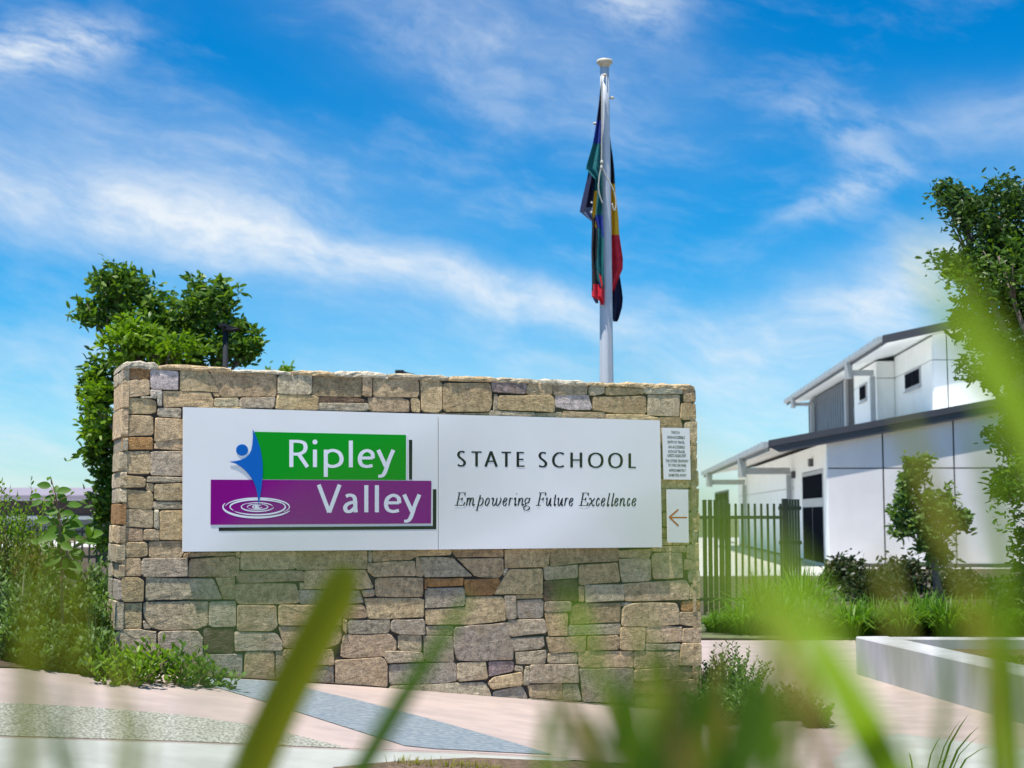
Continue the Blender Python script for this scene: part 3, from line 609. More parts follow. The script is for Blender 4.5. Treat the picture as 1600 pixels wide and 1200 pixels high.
nb = thing('notice_plate', sp(1056, 750), 'small white notice plate with ten lines of text, right of the big sign', 'sign')
slab('plate', pts_of(1035.5, 668, 1078, 669, 1080, 749.5, 1038.5, 749), M['sign_white'], nb, -.02, -.006)
X_ = [('THIS IS A', 1056, 675.6, 13.5), ('NON-ACCESSIBLE', 1057, 683.3, 27), ('ENTRY OF TRAVEL.', 1057.3, 690.9, 27), ('AN ACCESSIBLE', 1057.6, 698.4, 26), ('PATH OF TRAVEL', 1058, 705.8, 26.5), ('EXISTS ADJACENT', 1058.3, 712.6, 29),
      ('THE OTHER DRIVEWAY', 1058.5, 720.2, 36), ('TO THIS CAR PARK,', 1058.8, 727.4, 29), ('APPROXIMATELY', 1059, 735, 26.5), ('50 METRES AWAY', 1059.2, 742.5, 28)]
Mrot = Matrix((UD, ZU, ND)).transposed().to_4x4()
for s_, cx, cy, wpx in X_:
    cu = bpy.data.curves.new('text', 'FONT'); cu.body = s_; cu.align_x = 'CENTER'; cu.align_y = 'CENTER'; cu.size = 1; cu.offset = .018
    o = bpy.data.objects.new('t', cu); link(o); bpy.context.view_layer.update()
    dg = bpy.context.evaluated_depsgraph_get(); me = bpy.data.meshes.new_from_object(o.evaluated_get(dg)); bpy.data.objects.remove(o)
    xs = [v.co.x for v in me.vertices]; ys = [v.co.y for v in me.vertices]; k = (sp(cx+wpx/2, cy)-sp(cx-wpx/2, cy)).length/(max(xs)-min(xs)); ky = (4.4*10.2/FPX)/.72
    c = sp(cx, cy)-ND*.0052; ymid = (max(ys)+min(ys))/2
    V = [c+UD*(v.co.x-(max(xs)+min(xs))/2)*k+ZU*(v.co.y-ymid)*ky for v in me.vertices]; F = [list(p.vertices) for p in me.polygons]
    mk('text_line', V, F, M['ink'], nb); bpy.data.meshes.remove(me)
ab = thing('arrow_plate', sp(1060, 848), 'narrow white plate with a rust coloured arrow pointing left, below the notice plate', 'sign')
slab('plate', pts_of(1043, 764.5, 1076, 765, 1077, 848, 1044.5, 847.5), M['sign_white'], ab, -.02, -.006)
ar = MB(); 
def seg(a, b, w, off):
    V, F = ribbon([a, b], lambda x, y, t: w, off); ar.add(V, F)
seg((1047, 808.6), (1074, 808.6), 2.4, -.0055); seg((1046.2, 808.6), (1060.4, 796), 2.6, -.0052); seg((1046.2, 807.8), (1060.6, 821.5), 2.6, -.0049)
ar.build('arrow', M['rust'], ab)

# ------------------------------------------------------------------ flagpole and flags
PD = 17.0
pole = thing('flagpole', (at(947, 600, PD).x, PD, 0), 'tall white tapered flagpole with mushroom cap rising behind the stone wall', 'flagpole')
px0 = at(946.2, 350, PD).x; zt = at(945, 105, PD).z; nseg = 24; V = []; F = []; npz = 14
for i in range(npz+1):
    z = zt*i/npz; r_ = .108-.054*(i/npz)
    for k in range(nseg):
        a = 2*math.pi*k/nseg; rr = r_*(.86 if k % 6 == 2 else 1); V.append((px0+rr*math.cos(a), PD+rr*math.sin(a), z))
for i in range(npz):
    for k in range(nseg): k2 = (k+1) % nseg; F.append([i*nseg+k, i*nseg+k2, (i+1)*nseg+k2, (i+1)*nseg+k])
F.append([npz*nseg+k for k in range(nseg)])
mk('pole_shaft', V, F, M['pole_white'], pole, True)
MB().tube([(px0, PD, zt-.005), (px0, PD, zt+.03), (px0, PD, zt+.05), (px0, PD, zt+.085), (px0, PD, zt+.10)], [.055, .07, .098, .096, .05], 20).build('cap', M['cap_cream'], pole, True)
for x, y, r_ in [(956, 153, .022), (930, 193, .02), (945, 117, .02)]:
    p = at(x, y, PD+(.0 if x != 945 else -.07)); MB().tube([p+Vector((-.03, 0, 0)), p, p+Vector((.03, 0, 0))], [.006, r_, .008], 8).build('pulley', M['cap_cream'], pole, True)
def flag(name, rows, label, group, dY, amp=.03, seedp=0.0, nx=9, sub=5):
    """rows: (py, xl, xr, [(fraction, material)...])"""
    V = []; F = []; fm = []; ms = []
    rr = []
    for a, b in zip(rows[:-1], rows[1:]):
        for k in range(sub):
            t = k/sub; rr.append((a[0]+(b[0]-a[0])*t, a[1]+(b[1]-a[1])*t, a[2]+(b[2]-a[2])*t, a[3]))
    rr.append(rows[-1])
    for j, (y, l, r_, c) in enumerate(rr):
        for i in range(nx+1):
            f = i/nx; ph = f*11+y*.018+seedp
            V.append(at(l+(r_-l)*f+.35*math.sin(y*.09+seedp), y, PD+dY+amp*math.sin(ph)+.4*amp*math.sin(ph*2.3+1+y*.03)))
    for j in range(len(rr)-1):
        for i in range(nx):
            f = (i+.5)/nx; c = rr[j][3]; mm = c[-1][1]
            for fr, nm in c:
                if f <= fr: mm = nm; break
            if mm not in ms: ms.append(mm)
            F.append([j*(nx+1)+i, (j+1)*(nx+1)+i, (j+1)*(nx+1)+i+1, j*(nx+1)+i+1]); fm.append(ms.index(mm))
    o = mk(name, V, F, None, None, True, mats=[M[x] for x in ms], fmat=fm)
    return tag(o, label, 'flag', group)
A1 = lambda m_: [(1, m_)]
GRP = 'flags drooping from the pole'
flag('flag', [(128, 939.3, 942, A1('f_navy')), (153, 936, 941, A1('f_navy')), (188, 932.5, 941, A1('f_blue')), (224, 926, 941, A1('f_teal')), (258, 917, 941, A1('f_teal')), (264, 916, 941, A1('f_teal')), (280, 930, 941, A1('f_teal')), (298, 928.5, 941, [(.34, 'f_yellow'), (1, 'f_teal')]),
     (336, 925.5, 942, [(.24, 'f_yellow'), (1, 'f_blue')]), (356, 930, 942.5, [(.8, 'f_teal'), (1, 'f_blue')]), (370, 930.5, 943, A1('f_teal')), (415, 930, 943.5, [(.45, 'f_teal'), (1, 'f_teal')]), (440, 933, 944, [(.2, 'f_blue'), (1, 'f_teal')]), (452, 939, 944, A1('f_teal'))], 'draped flag with blue top, teal body and yellow strip, left of the pole', GRP, -.13, .03)
flag('flag', [(264, 920, 934, A1('f_navy')), (300, 912.5, 934, A1('f_navy')), (318, 908.5, 933, [(.55, 'f_navy'), (1, 'f_navy')]), (324, 907, 932, [(.3, 'f_navy'), (1, 'f_grey')]), (331, 905.8, 930, A1('f_grey')), (337, 913, 928, A1('f_grey')), (346, 924, 927, A1('f_grey'))], 'folded navy flag corner with a small white star, leftmost of the draped flags', GRP, -.05, .04, 2)
flag('flag', [(340, 924.6, 934, A1('f_black')), (400, 924.2, 934, A1('f_black')), (424, 924.3, 937, [(.5, 'f_black'), (1, 'f_red')]), (444, 924.8, 945, [(.12, 'f_black'), (1, 'f_red')]), (455, 924.8, 945, A1('f_red')), (464, 925, 945, A1('f_red')), (469, 936, 945, A1('f_red')), (476.5, 939, 944, A1('f_red'))], 'draped flag with black edge and crimson bottom tip, lower left of the pole', GRP, -.12, .03, 1)
flag('flag', [(455, 926, 934, A1('f_navy')), (467, 927, 935, A1('f_navy')), (474, 931, 935, A1('f_navy'))], 'dark blue hem of a flag peeking out below the crimson tip', GRP, -.02, .01, 1, 4, 3)
flag('flag', [(205, 948, 952.2, A1('f_black')), (243, 947, 957.5, A1('f_black')), (287, 948, 961.2, A1('f_yellow')), (300, 948, 962, A1('f_yellow')), (340, 948, 966, A1('f_yellow')), (367, 949, 968.2, A1('f_red')), (405, 949, 973, A1('f_red')), (420, 949, 973, A1('f_red')), (434, 949, 967.5, A1('f_red')), (456, 950, 959.4, A1('f_red'))], 'draped black, yellow and red flag on the right side of the pole', GRP, .16, .035, 3)
flag('flag', [(425, 952, 968, A1('f_navy')), (440, 952, 970, A1('f_navy')), (466, 953, 973, A1('f_navy')), (481, 954, 972, A1('f_navy')), (496, 957, 968, A1('f_navy')), (502.5, 958.5, 965, A1('f_navy'))], 'plain dark blue flag end hanging lowest on the right of the pole', GRP, .22, .03, 4)
st = bpy.data.objects
fo = bpy.data.objects['flag.001']
for cx, cy, r_ in [(924.5, 316, 2.2), (924, 331, 2.4)]:
    MB().add([at(cx+(r_ if k % 2 == 0 else r_*.5)*math.sin(k*math.pi/7), cy-(r_ if k % 2 == 0 else r_*.5)*math.cos(k*math.pi/7), PD-.13) for k in range(14)], [list(range(14))]).build('star', M['f_white'], fo)
rope = MB()
for P in [[(940, 118), (940.5, 180), (940, 250), (939, 262), (936, 280), (935.5, 296), (938, 308), (941.5, 318)], [(941.5, 262), (947, 275), (954, 287), (959.5, 300), (962.5, 314), (962, 326), (959, 328), (956.5, 318)]]:
    rope.tube([at(x, y, PD-.2) for x, y in cr(P, k=4)], .0085, 6)
for x, y in [(940.5, 254), (940, 262)]:
    p = at(x, y, PD-.2); rope.tube([p+Vector((0, 0, -.03)), p, p+Vector((0, 0, .03))], [.01, .022, .01], 8)
rope.build('halyard', M['rope'], pole, True)

# ------------------------------------------------------------------ building (white school block)
AB = R(4); BU = Vector((math.cos(AB), -math.sin(AB), 0)); BV = Vector((math.sin(AB), math.cos(AB), 0)); BN = -BV
C0 = at(1297, 881, 38.5); C0.z = 0
blg = thing('school_building', C0, 'two storey white panelled school building with dark skillion roof edges', 'building')
def bp(u, v, z): return C0+BU*u+BV*v+ZU*z
def inF(px, py, v=0.0):
    p = on_plane(px, py, C0+BV*v, BN)-C0; return p.dot(BU), p.z
def inS(px, py, u=0.0):
    p = on_plane(px, py, C0+BU*u, BU)-C0; return p.dot(BV), p.z
def bbox(name, u0, u1, v0, v1, z0, z1, m, par=blg): return MB().box(bp(u0, v0, z0), BU*(u1-u0), BV*(v1-v0), ZU*(z1-z0)).build(name, m, par)
def quadpanel(name, pts, d, m, par=blg):
    """pts in (u,v,z) ; thickness vector d"""
    a = [bp(*p) for p in pts]; b = [p+d for p in a]; n = len(a)
    F = [list(range(n)), list(range(n, 2*n))[::-1]]+[[i, n+i, n+(i+1) % n, (i+1) % n] for i in range(n)]
    c = sum(((a[i]-a[0]).cross(a[(i+1) % n]-a[0]) for i in range(n)), Vector()).dot(d)
    if c > 0: F = [f[::-1] for f in F]
    return mk(name, a+b, F, m, par)
# lower roof geometry
VV = -.24
eu, ez = inF(1201, 689, VV); e2u, e2z = inF(1576, 620, VV); sl = (e2z-ez)/(e2u-eu)
def rz(u): return ez+(u-eu)*sl
zsk = inF(1340, 881)[1]; zmid = inF(1340, 732)[1]
ug = 15.0
# wall cores
MB().box(bp(.05, .05, 0), BU*(ug-.1), BV*28, ZU*(rz(0)-.35)).build('wall_core', M['dark_joint'], blg)
quadpanel('gable_core', [(.05, .06, rz(0)-.36), (ug, .06, rz(0)-.36), (ug, .06, rz(ug)-.35), (.05, .06, rz(0)-.34)], BV*.2, M['dark_joint'])
cols = [0, inF(1381.7, 800)[0], inF(1493, 800)[0]]
while cols[-1] < ug-1: cols.append(cols[-1]+cols[2]-cols[1])
J = .022
for i in range(len(cols)-1):
    a, b = cols[i]+J*(i > 0), cols[i+1]-J
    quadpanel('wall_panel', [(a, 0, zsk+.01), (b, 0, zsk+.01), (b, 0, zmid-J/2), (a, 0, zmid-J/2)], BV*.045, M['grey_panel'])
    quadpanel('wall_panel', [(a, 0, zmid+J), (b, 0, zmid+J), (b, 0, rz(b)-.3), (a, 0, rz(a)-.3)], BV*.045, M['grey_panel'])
bbox('skirting', -.02, ug, -.03, .04, zsk-.12, zsk, M['fascia_dark'])
bbox('plinth', .0, ug, .03, .2, -.3, zsk-.12, M['base_wall'])
# side wall with door, transom and glazing
def sidebox(name, y0, y1, z0, z1, m, t=.04, o=0.0, par=blg, u=0.0): return bbox(name, u-o-t, u-o, y0, y1, z0, z1, m, par)
vd0 = inS(1290, 800)[0]; vd1 = inS(1256, 800)[0]; vb = inS(1243, 800)[0]; vw = inS(1140, 800)[0]
ztr0 = inS(1275, 784)[1]; ztr1 = inS(1275, 742)[1]
zt_ = rz(0)-.33
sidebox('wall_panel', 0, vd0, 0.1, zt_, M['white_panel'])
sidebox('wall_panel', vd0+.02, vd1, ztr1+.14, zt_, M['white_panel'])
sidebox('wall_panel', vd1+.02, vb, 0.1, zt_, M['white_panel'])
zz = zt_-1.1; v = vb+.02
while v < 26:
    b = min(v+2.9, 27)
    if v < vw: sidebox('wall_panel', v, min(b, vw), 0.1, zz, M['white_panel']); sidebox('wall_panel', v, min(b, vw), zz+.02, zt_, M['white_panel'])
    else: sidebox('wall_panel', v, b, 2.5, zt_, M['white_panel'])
    v = b+.02
dr = sidebox('door_frame', vd0+.02, vd1, 0, ztr1+.12, M['frame_grey'], .05, -.01)
sidebox('transom_window', vd0+.25, vd1-.2, ztr0+.1, ztr1, M['glass_dark'], .012, .041)
sidebox('door', vd0+.2, (vd0+vd1)/2-.05, .1, ztr0-.15, M['glass_dark'], .012, .041)
sidebox('door', (vd0+vd1)/2+.08, vd1-.15, .1, ztr0-.15, M['glass_dark'], .012, .041)
for i in range(3):
    a = vw+.3+i*3.1; f = sidebox('window', a, a+2.9, .1, 2.7, M['fascia_dark'], .05); sidebox('pane', a+.08, a+2.82, .2, 2.6, M['glass_dark'], .012, .051, f)
# lower roof: slab, fascia, gutter
VR = 27
def roofslab(name, u0, u1, v0, v1, zf, th, m, par=blg):
    return quadpanel(name, [(u0, v0, zf(u0)), (u1, v0, zf(u1)), (u1, v1, zf(u1)), (u0, v1, zf(u0))], ZU*-th, m, par)
roofslab('roof', eu, ug+1.5, VV+.03, VR, lambda u: rz(u), .06, M['roof_sheet'])
roofslab('soffit', eu+.15, ug+1, VV+.08, VR, lambda u: rz(u)-.16, .03, M['soffit'])
quadpanel('fascia', [(eu, VV, rz(eu)+.02), (ug+1.5, VV, rz(ug+1.5)+.02), (ug+1.5, VV, rz(ug+1.5)-.155), (eu, VV, rz(eu)-.155)], BV*.06, M['fascia_dark'])
quadpanel('fascia', [(eu+.02, VV+.035, rz(eu)-.157), (ug+1.5, VV+.035, rz(ug+1.5)-.157), (ug+1.5, VV+.035, rz(ug+1.5)-.36), (eu+.3, VV+.035, rz(eu)-.31)], BV*.05, M['fascia_dark'])
def gutter(u, v0, v1, z, par, step):
    s_ = MB(); s_.box(bp(u-.14, v0, z-.17), BU*.13, BV*(v1-v0), ZU*.15); s_.build('gutter', M['gutter_grey'], par)
    k = v0+step/2
    while k < v1: MB().box(bp(u-.155, k, z-.18), BU*.014, BV*.05, ZU*.18).build('gutter_bracket', M['gutter_grey'], par); k += step
    MB().box(bp(u-.01, v0, z-.27), BU*.03, BV*(v1-v0), ZU*.24).build('eave_board', M['fascia_dark'], par)
gutter(eu, VV, VR, rz(eu), blg, .9)
def downpipe(u0, v, z, u1, par, zb, drop=.75, w=.13):
    s_ = MB(); s_.box(bp(u0-.17, v, z-.15-drop), BU*w*1.6, BV*w*1.6, ZU*drop); s_.build('rainwater_head', M['gutter_grey'], par)
    MB().box(bp(u0-.02, v+.03, z-.18-drop+.12), BU*(u1-u0-.1), BV*w, ZU*w*1.3).build('downpipe', M['gutter_grey'], par)
    MB().box(bp(u1-.24, v+.02, zb), BU*.16, BV*.16, ZU*(z-drop-.08-zb)).build('downpipe', M['gutter_grey'], par)
downpipe(eu, inS(1162, 740, eu)[0], rz(eu), 0, blg, 0, .62, .16)
downpipe(eu, inS(1110, 760, eu)[0], rz(eu), 0, blg, 0, .62, .16)
# small wall fittings
for x, y in [(1245, 741), (1273, 722)]:
    v, z = inS(x, y); sidebox('wall_light', v, v+.35, z-.12, z+.1, M['fascia_dark'], .15)
# upper storey --------------------------------------------------------
VU = 3.4                                  # front face of the upper storey, behind the lower one
uf, _ = inF(1458.5, 600, VU)
def ubox(name, u0, u1, v0, v1, z0, z1, m, par=blg): return bbox(name, u0, u1, v0, v1, z0, z1, m, par)
UV_ = -.35+VU
ueu, uez = inF(1379, 525, UV_); ue2, uz2 = inF(1491, 501, UV_); usl = (uz2-uez)/(ue2-ueu)
def uz(u): return uez+(u-ueu)*usl
zj = inF(1470, 562, VU)[1]; zlo = 2.2
UE = ug
# front face panels
ubox('wall_core', uf+.05, UE, VU+.05, 26, zlo, uz(uf)-.38, M['dark_joint'])
quadpanel('gable_core', [(uf+.05, VU+.05, uz(uf)-.39), (UE, VU+.05, uz(uf)-.39), (UE, VU+.05, uz(UE)-.35), (uf+.05, VU+.05, uz(uf)-.34)], BV*.2, M['dark_joint'])
uc = [uf, inF(1481, 600, VU)[0]]
while uc[-1] < UE-2: uc.append(uc[-1]+2.4)
for a, b in zip(uc[:-1], uc[1:]):
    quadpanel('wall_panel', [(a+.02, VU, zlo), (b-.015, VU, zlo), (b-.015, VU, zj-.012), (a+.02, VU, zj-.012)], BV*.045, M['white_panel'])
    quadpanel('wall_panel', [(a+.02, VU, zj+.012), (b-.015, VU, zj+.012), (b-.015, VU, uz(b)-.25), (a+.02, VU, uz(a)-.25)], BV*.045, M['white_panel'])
# stepped side walls: (u plane, v start, v end)
v1_ = inS(1399, 600, uf)[0]
u2 = inF(1371, 600, v1_)[0]; v2_ = inS(1335, 600, u2)[0]
top = lambda u: uz(u)-.3
sv = VU+.02; nmid = (VU+v1_)/2
for a, b in ((VU+.02, nmid), (nmid+.02, v1_)):
    ubox('wall_panel', uf-.02, uf+.03, a, b, zlo, zj-.012, M['white_panel']); ubox('wall_panel', uf-.02, uf+.03, a, b, zj+.012, top(uf), M['white_panel'])
ubox('wall_core', u2+.04, uf-.03, v1_+.05, 26, zlo, top(u2)-.02, M['dark_joint'])
ubox('wall_panel', u2, uf-.03, v1_, v1_+.045, zlo, zj-.012, M['white_panel']); ubox('wall_panel', u2, uf-.03, v1_, v1_+.045, zj+.012, top(u2), M['white_panel'])
ubox('wall_panel', u2-.02, u2+.03, v1_+.02, v2_, zlo, zj-.012, M['white_panel']); ubox('wall_panel', u2-.02, u2+.03, v1_+.02, v2_, zj+.012, top(u2), M['white_panel'])
def win(u, xa, xb, ya, yb, n):
    a = inS(xb, ya, u)[0]; b = inS(xa, ya, u)[0]; m_ = (xa+xb)/2; z1 = inS(m_, ya, u)[1]; z0 = inS(m_, yb, u)[1]
    f = ubox('window', u-.06, u-.022, a, b, z0, z1, M['frame_grey']); k = (b-a-.08)/n
    for i in range(n): ubox('pane', u-.075, u-.062, a+.08+i*k, a+i*k+k, z0+.09, z1-.08, M['glass_dark'], f)
    ubox('sill', u-.12, u-.061, a-.02, b+.02, z0-.05, z0-.005, M['frame_grey'], f)
win(uf, 1416, 1440, 577, 608, 2)
win(u2, 1345, 1355.5, 600, 628, 1)
# far block, louvre screen
u3 = inS(1320, 600, 0)[0]
ul_ = ueu+.9
va = inS(1320, 600, ul_)[0]; vb_ = inS(1268, 640, ul_)[0]
k = (vb_-va)/16
sc_ = []
for i in range(16): ubox('louvre_slat', ul_-.03, ul_+.1, va+i*k, va+i*k+k*.55, zlo, top(ul_)-.05, M['louvre'])
ubox('screen_post', ul_-.05, ul_+.1, va-.42, va-.12, zlo, top(ul_), M['frame_grey'])
ubox('screen_post', ul_-.05, ul_+.1, vb_+.02, vb_+.16, zlo, top(ul_), M['frame_grey'])
ubox('screen_backing', ul_+.25, ul_+.3, va, vb_, zlo, top(ul_)-.5, M['louvre'])
ubox('balcony_beam', ul_+.0, u2, v2_-.1, v2_+.2, 5.0, 5.35, M['louvre'])
ubox('window', u2+.6, u2+.7, v2_+.1, v2_+5, zlo, 5.0, M['glass_dark'])
VR2 = inS(1229, 609, ueu)[0]
roofslab('roof', ueu, UE+1, UV_+.03, VR2, uz, .06, M['roof_sheet'])
roofslab('soffit', ueu+.15, UE+.8, UV_+.08, VR2, lambda u: uz(u)-.2, .03, M['white_panel'])
quadpanel('fascia', [(ueu, UV_, uz(ueu)+.02), (UE+1, UV_, uz(UE+1)+.02), (UE+1, UV_, uz(UE+1)-.22), (ueu, UV_, uz(ueu)-.22)], BV*.06, M['fascia_dark'])
gutter(ueu, UV_, VR2, uz(ueu), blg, 1.1)
downpipe(ueu, inS(1329, 560, ueu)[0], uz(ueu), u2-.04, blg, zlo, .55, .14)
vq = inS(1241, 620, ueu)[0]
downpipe(ueu, vq-.3, uz(ueu), ul_, blg, zlo, .45, .11)

# ------------------------------------------------------------------ fences
def picket_fence(x0, x1, Y, ztop, pitch, railz, label, r_=.014, posts=()):
    t = thing('picket_fence', (x0, Y, 0), label, 'fence')
    x = x0
    while x < x1:
        z0 = gz(x)
        MB().box((x, Y-r_, z0), (r_*2, 0, 0), (0, r_*2, 0), (0, 0, ztop-z0)).build('picket', M['fence_black'], t); x += pitch
    for z in railz: MB().box((x0, Y-.03, z), (x1-x0, 0, 0), (0, .04, 0), (0, 0, .045)).build('rail', M['fence_black'], t)
    for xp, w_, zp in posts: MB().box((xp, Y-w_/2, 0), (w_, 0, 0), (0, w_, 0), (0, 0, zp)).build('post', M['fence_black'], t)
    return t
FY = 20.0
fx0 = at(1085, 800, FY).x; fx1 = at(1222, 800, FY).x; ft = at(1150, 787, FY).z
picket_fence(fx0-1.5, fx1, FY, ft, at(1160, 800, FY).x-at(1150, 800, FY).x, [at(1150, 811, FY).z, .22], 'black picket fence between the stone wall and the white building', .015, [(fx1, .075, ft+.07), (fx0-.3, .08, ft+.1)])
pf = bpy.data.objects['picket_fence']; xa_ = at(1098, 800, FY).x; xb_ = at(1141, 800, FY).x
for i in range(5): MB().box((xa_+(xb_-xa_)*i/5, FY+.02, .06), ((xb_-xa_)/5*.74, 0, 0), (0, .02, 0), (0, 0, at(1120, 781, FY).z-.06)).build('wide_slat', M['fence_black'], pf)
gt = thing('gate', (fx1+.1, FY, 0), 'dark green slatted gate at the right end of the black picket fence', 'gate')
gx0 = at(1228, 800, FY).x; gx1 = at(1250, 800, FY).x; gtz = at(1240, 780, FY).z
mat('gate_green', (.012, .028, .01), .5)
for i in range(5): MB().box((gx0+i*(gx1-gx0)/5, FY-.02, .1), ((gx1-gx0)/5*.8, 0, 0), (0, .03, 0), (0, 0, gtz-.1)).build('slat', M['gate_green'], gt)
for z in (.25, 1.0, gtz-.15): MB().box((gx0-.1, FY+.012, z), (gx1-gx0+.12, 0, 0), (0, .03, 0), (0, 0, .05)).build('rail', M['gate_green'], gt)
lx0 = at(-60, 850, 22).x; lx1 = at(330, 850, 22).x
picket_fence(lx0, lx1, 22, at(100, 822, 22).z, .115, [at(100, 833, 22).z, .75], 'black picket fence seen through the bushes left of the stone wall', .013, [(at(157, 850, 22).x, .12, at(157, 826, 22).z)])
# shelter far left
sh = thing('car_shelter', (at(60, 800, 42).x, 42, 0), 'low shelter with pinkish roof and deep brown fascia behind the bushes at left', 'shelter')
a = at(-200, 773, 42); b = at(260, 773, 42); wdt = b.x-a.x
zA = lambda y: at(100, y, 42).z
MB().box((a.x, 41.9, zA(781.5)), (wdt, 0, 0), (0, 9, 0.4), (0, 0, zA(774)-zA(781.5))).build('roof', M['shelter_roof'], sh)
MB().box((a.x, 42, zA(806)), (wdt, 0, 0), (0, .15, 0), (0, 0, zA(782)-zA(806))).build('fascia', M['shelter_brown'], sh)
MB().box((a.x, 41.8, zA(812)), (wdt, 0, 0), (0, .12, 0), (0, 0, zA(806.5)-zA(812))).build('beam', M['shelter_beam'], sh)
MB().box((a.x, 50, 0), (wdt, 0, 0), (0, .1, 0), (0, 0, zA(800))).build('back_wall', M['white_panel'], sh)
for i in range(4): MB().box((a.x+1+i*wdt/4, 42.1, 0), (.14, 0, 0), (0, .14, 0), (0, 0, zA(812))).build('column', M['frame_grey'], sh)

# ------------------------------------------------------------------ lamp post behind the wall
LY = 12.6
def lamp(x, y, label, head_only=False):
    p = at(x, y, LY if not head_only else 34); Y = p.y; k = Y/FPX
    t = thing('street_lamp', (p.x, Y, 0), label, 'street lamp')
    MB().tube([(p.x, Y, 0), (p.x, Y, p.z-6*k)], [4.8*k, 4.1*k], 12).build('post', M['lamp_grey'], t, True)
    s_ = MB(); s_.tube([(p.x, Y, p.z-11*k), (p.x, Y, p.z-1*k)], 6*k, 12); s_.build('collar', M['lamp_grey'], t, True)
    h = MB(); h.box((p.x-10*k, Y-10*k, p.z-4*k), (13*k, 0, 0), (0, 20*k, 0), (0, 0, 4.5*k)); h.build('mounting_arm', M['lamp_grey'], t)
    h = MB(); z = p.z-3*k
    h.add([(p.x+3*k, Y-13*k, z-7*k), (p.x+19*k, Y-11*k, z-5*k), (p.x+21*k, Y-9*k, z-3*k), (p.x+3*k, Y-13*k, z+1*k), (p.x+3*k, Y+13*k, z-7*k), (p.x+19*k, Y+11*k, z-5*k), (p.x+21*k, Y+9*k, z-3*k), (p.x+3*k, Y+13*k, z+1*k)],
          [(0, 1, 2, 3), (7, 6, 5, 4), (0, 4, 5, 1), (1, 5, 6, 2), (2, 6, 7, 3), (3, 7, 4, 0)]); h.build('lamp_head', M['lamp_grey'], t)
lamp(353, 507, 'dark grey lamp post with flat head in front of the left tree crown')
lamp(628, 579.5, 'dark lamp head barely showing over the middle of the wall top', True)

# ------------------------------------------------------------------ planter
pA = Vector((at(1337, 994, 12.1).x, 12.1)); ztp = .335
def pl(px, py):
    d = ray(px, py); t = (ztp-CAMZ)/d.z; return Vector((d.x*t, d.y*t))
A_ = pl(1337, 994.5); B_ = pl(1600, 1054); dd = (B_-A_).normalized(); nn_ = Vector((-dd.y, dd.x))      # nn_ to the right side (inside)
if nn_.x < 0: nn_ = -nn_
B2 = A_+dd*6.2; TW = .30
pln = thing('planter', (A_.x, A_.y, 0), 'low grey concrete planter wall enclosing a garden bed at right', 'planter')
def wallseg(name, a, b, nrm, w_, h):
    s_ = MB(); L = (b-a).length; d = (b-a).normalized(); ch = .012
    prof = [(0, -.05), (0, h-ch), (ch, h), (w_-ch, h), (w_, h-ch), (w_, -.05)]; V = []
    for t in (0, 1):
        for x, z in prof: q_ = a+d*L*t+nrm*x; V.append((q_.x, q_.y, z))
    k = len(prof); F = [[i, i+1, k+i+1, k+i] for i in range(k-1)]+[[*range(k)][::-1], [k+i for i in range(k)]]
    c = (Vector(V[k])-Vector(V[0])).cross(Vector(V[1])-Vector(V[0])).dot(Vector((-nrm.x, -nrm.y, 0)))
    if c > 0: F = [f[::-1] for f in F]
    return mk(name, V, F, M['planter_concrete'], pln)
pj = pl(1545, 1041.5); tj = (pj-A_).dot(dd)
wallseg('wall_segment', A_, A_+dd*(tj-.004), nn_, TW, ztp); wallseg('wall_segment', A_+dd*(tj+.004), B2, nn_, TW, ztp-.001)
bkd = Vector((1, -.03)).normalized(); bkn = Vector((.03, -1)).normalized()
A3 = A_+nn_*TW*.98+bkd*.02; A3 = Vector((A3.x, A_.y+.02))
wallseg('wall_segment', A3, A3+bkd*6, bkn, .16, ztp-.004)
sl_ = MB(); q0 = A3+bkn*.16; q1 = q0+bkd*6; q2 = A_+dd*6.1+nn_*(TW+.01)
q0b = A_+nn_*(TW+.003)+dd*.3
structure('planter_soil', [(q0b.x, q0b.y, .24), (q2.x, q2.y, .24), (q1.x, q2.y, .24), (q1.x, q1.y-.003, .24), (q0.x+.25, q0.y-.01, .24)], [[0, 1, 2, 3, 4]], M['mulch'])

# ------------------------------------------------------------------ vegetation builders
def leaves(name, C, L, Wd, m, parent, up=.3, D=None, curl=.15, jit=.35, seg=1):
    """C (N,3) leaf bases; folded four-triangle leaves"""
    n = len(C); C = np.asarray(C); 
    d = rng.normal(size=(n, 3)); d[:, 2] = d[:, 2]*.6+up
    if D is not None: d = np.asarray(D)+d*jit
    d /= np.linalg.norm(d, axis=1)[:, None]
    r_ = rng.normal(size=(n, 3)); r_[:, 2] *= .45
    s_ = np.cross(d, r_); s_ /= np.linalg.norm(s_, axis=1)[:, None]+1e-9
    u = np.cross(s_, d); u *= np.sign(u[:, 2:3]+1e-9)
    l = (L*rng.uniform(.65, 1.2, n))[:, None]; w_ = (Wd*rng.uniform(.7, 1.15, n))[:, None]
    p0 = C; p3 = C+d*l-u*l*curl; mid = C+d*l*.45+u*l*.04
    a1 = C+d*l*.28+s_*w_*.42+u*w_*.12; b1 = C+d*l*.28-s_*w_*.42+u*w_*.12; a2 = C+d*l*.68+s_*w_*.4+u*w_*.1-u*l*curl*.4; b2 = C+d*l*.68-s_*w_*.4+u*w_*.1-u*l*curl*.4
    V = np.stack([p0, a1, a2, p3, b2, b1, mid], 1).reshape(-1, 3); k = np.arange(n)[:, None]*7
    F = np.concatenate([k+[0, 1, 2, 6], k+[6, 2, 3, 4], k+[0, 6, 4, 5]], 0)
    return mk(name, V, F, m, parent, True)
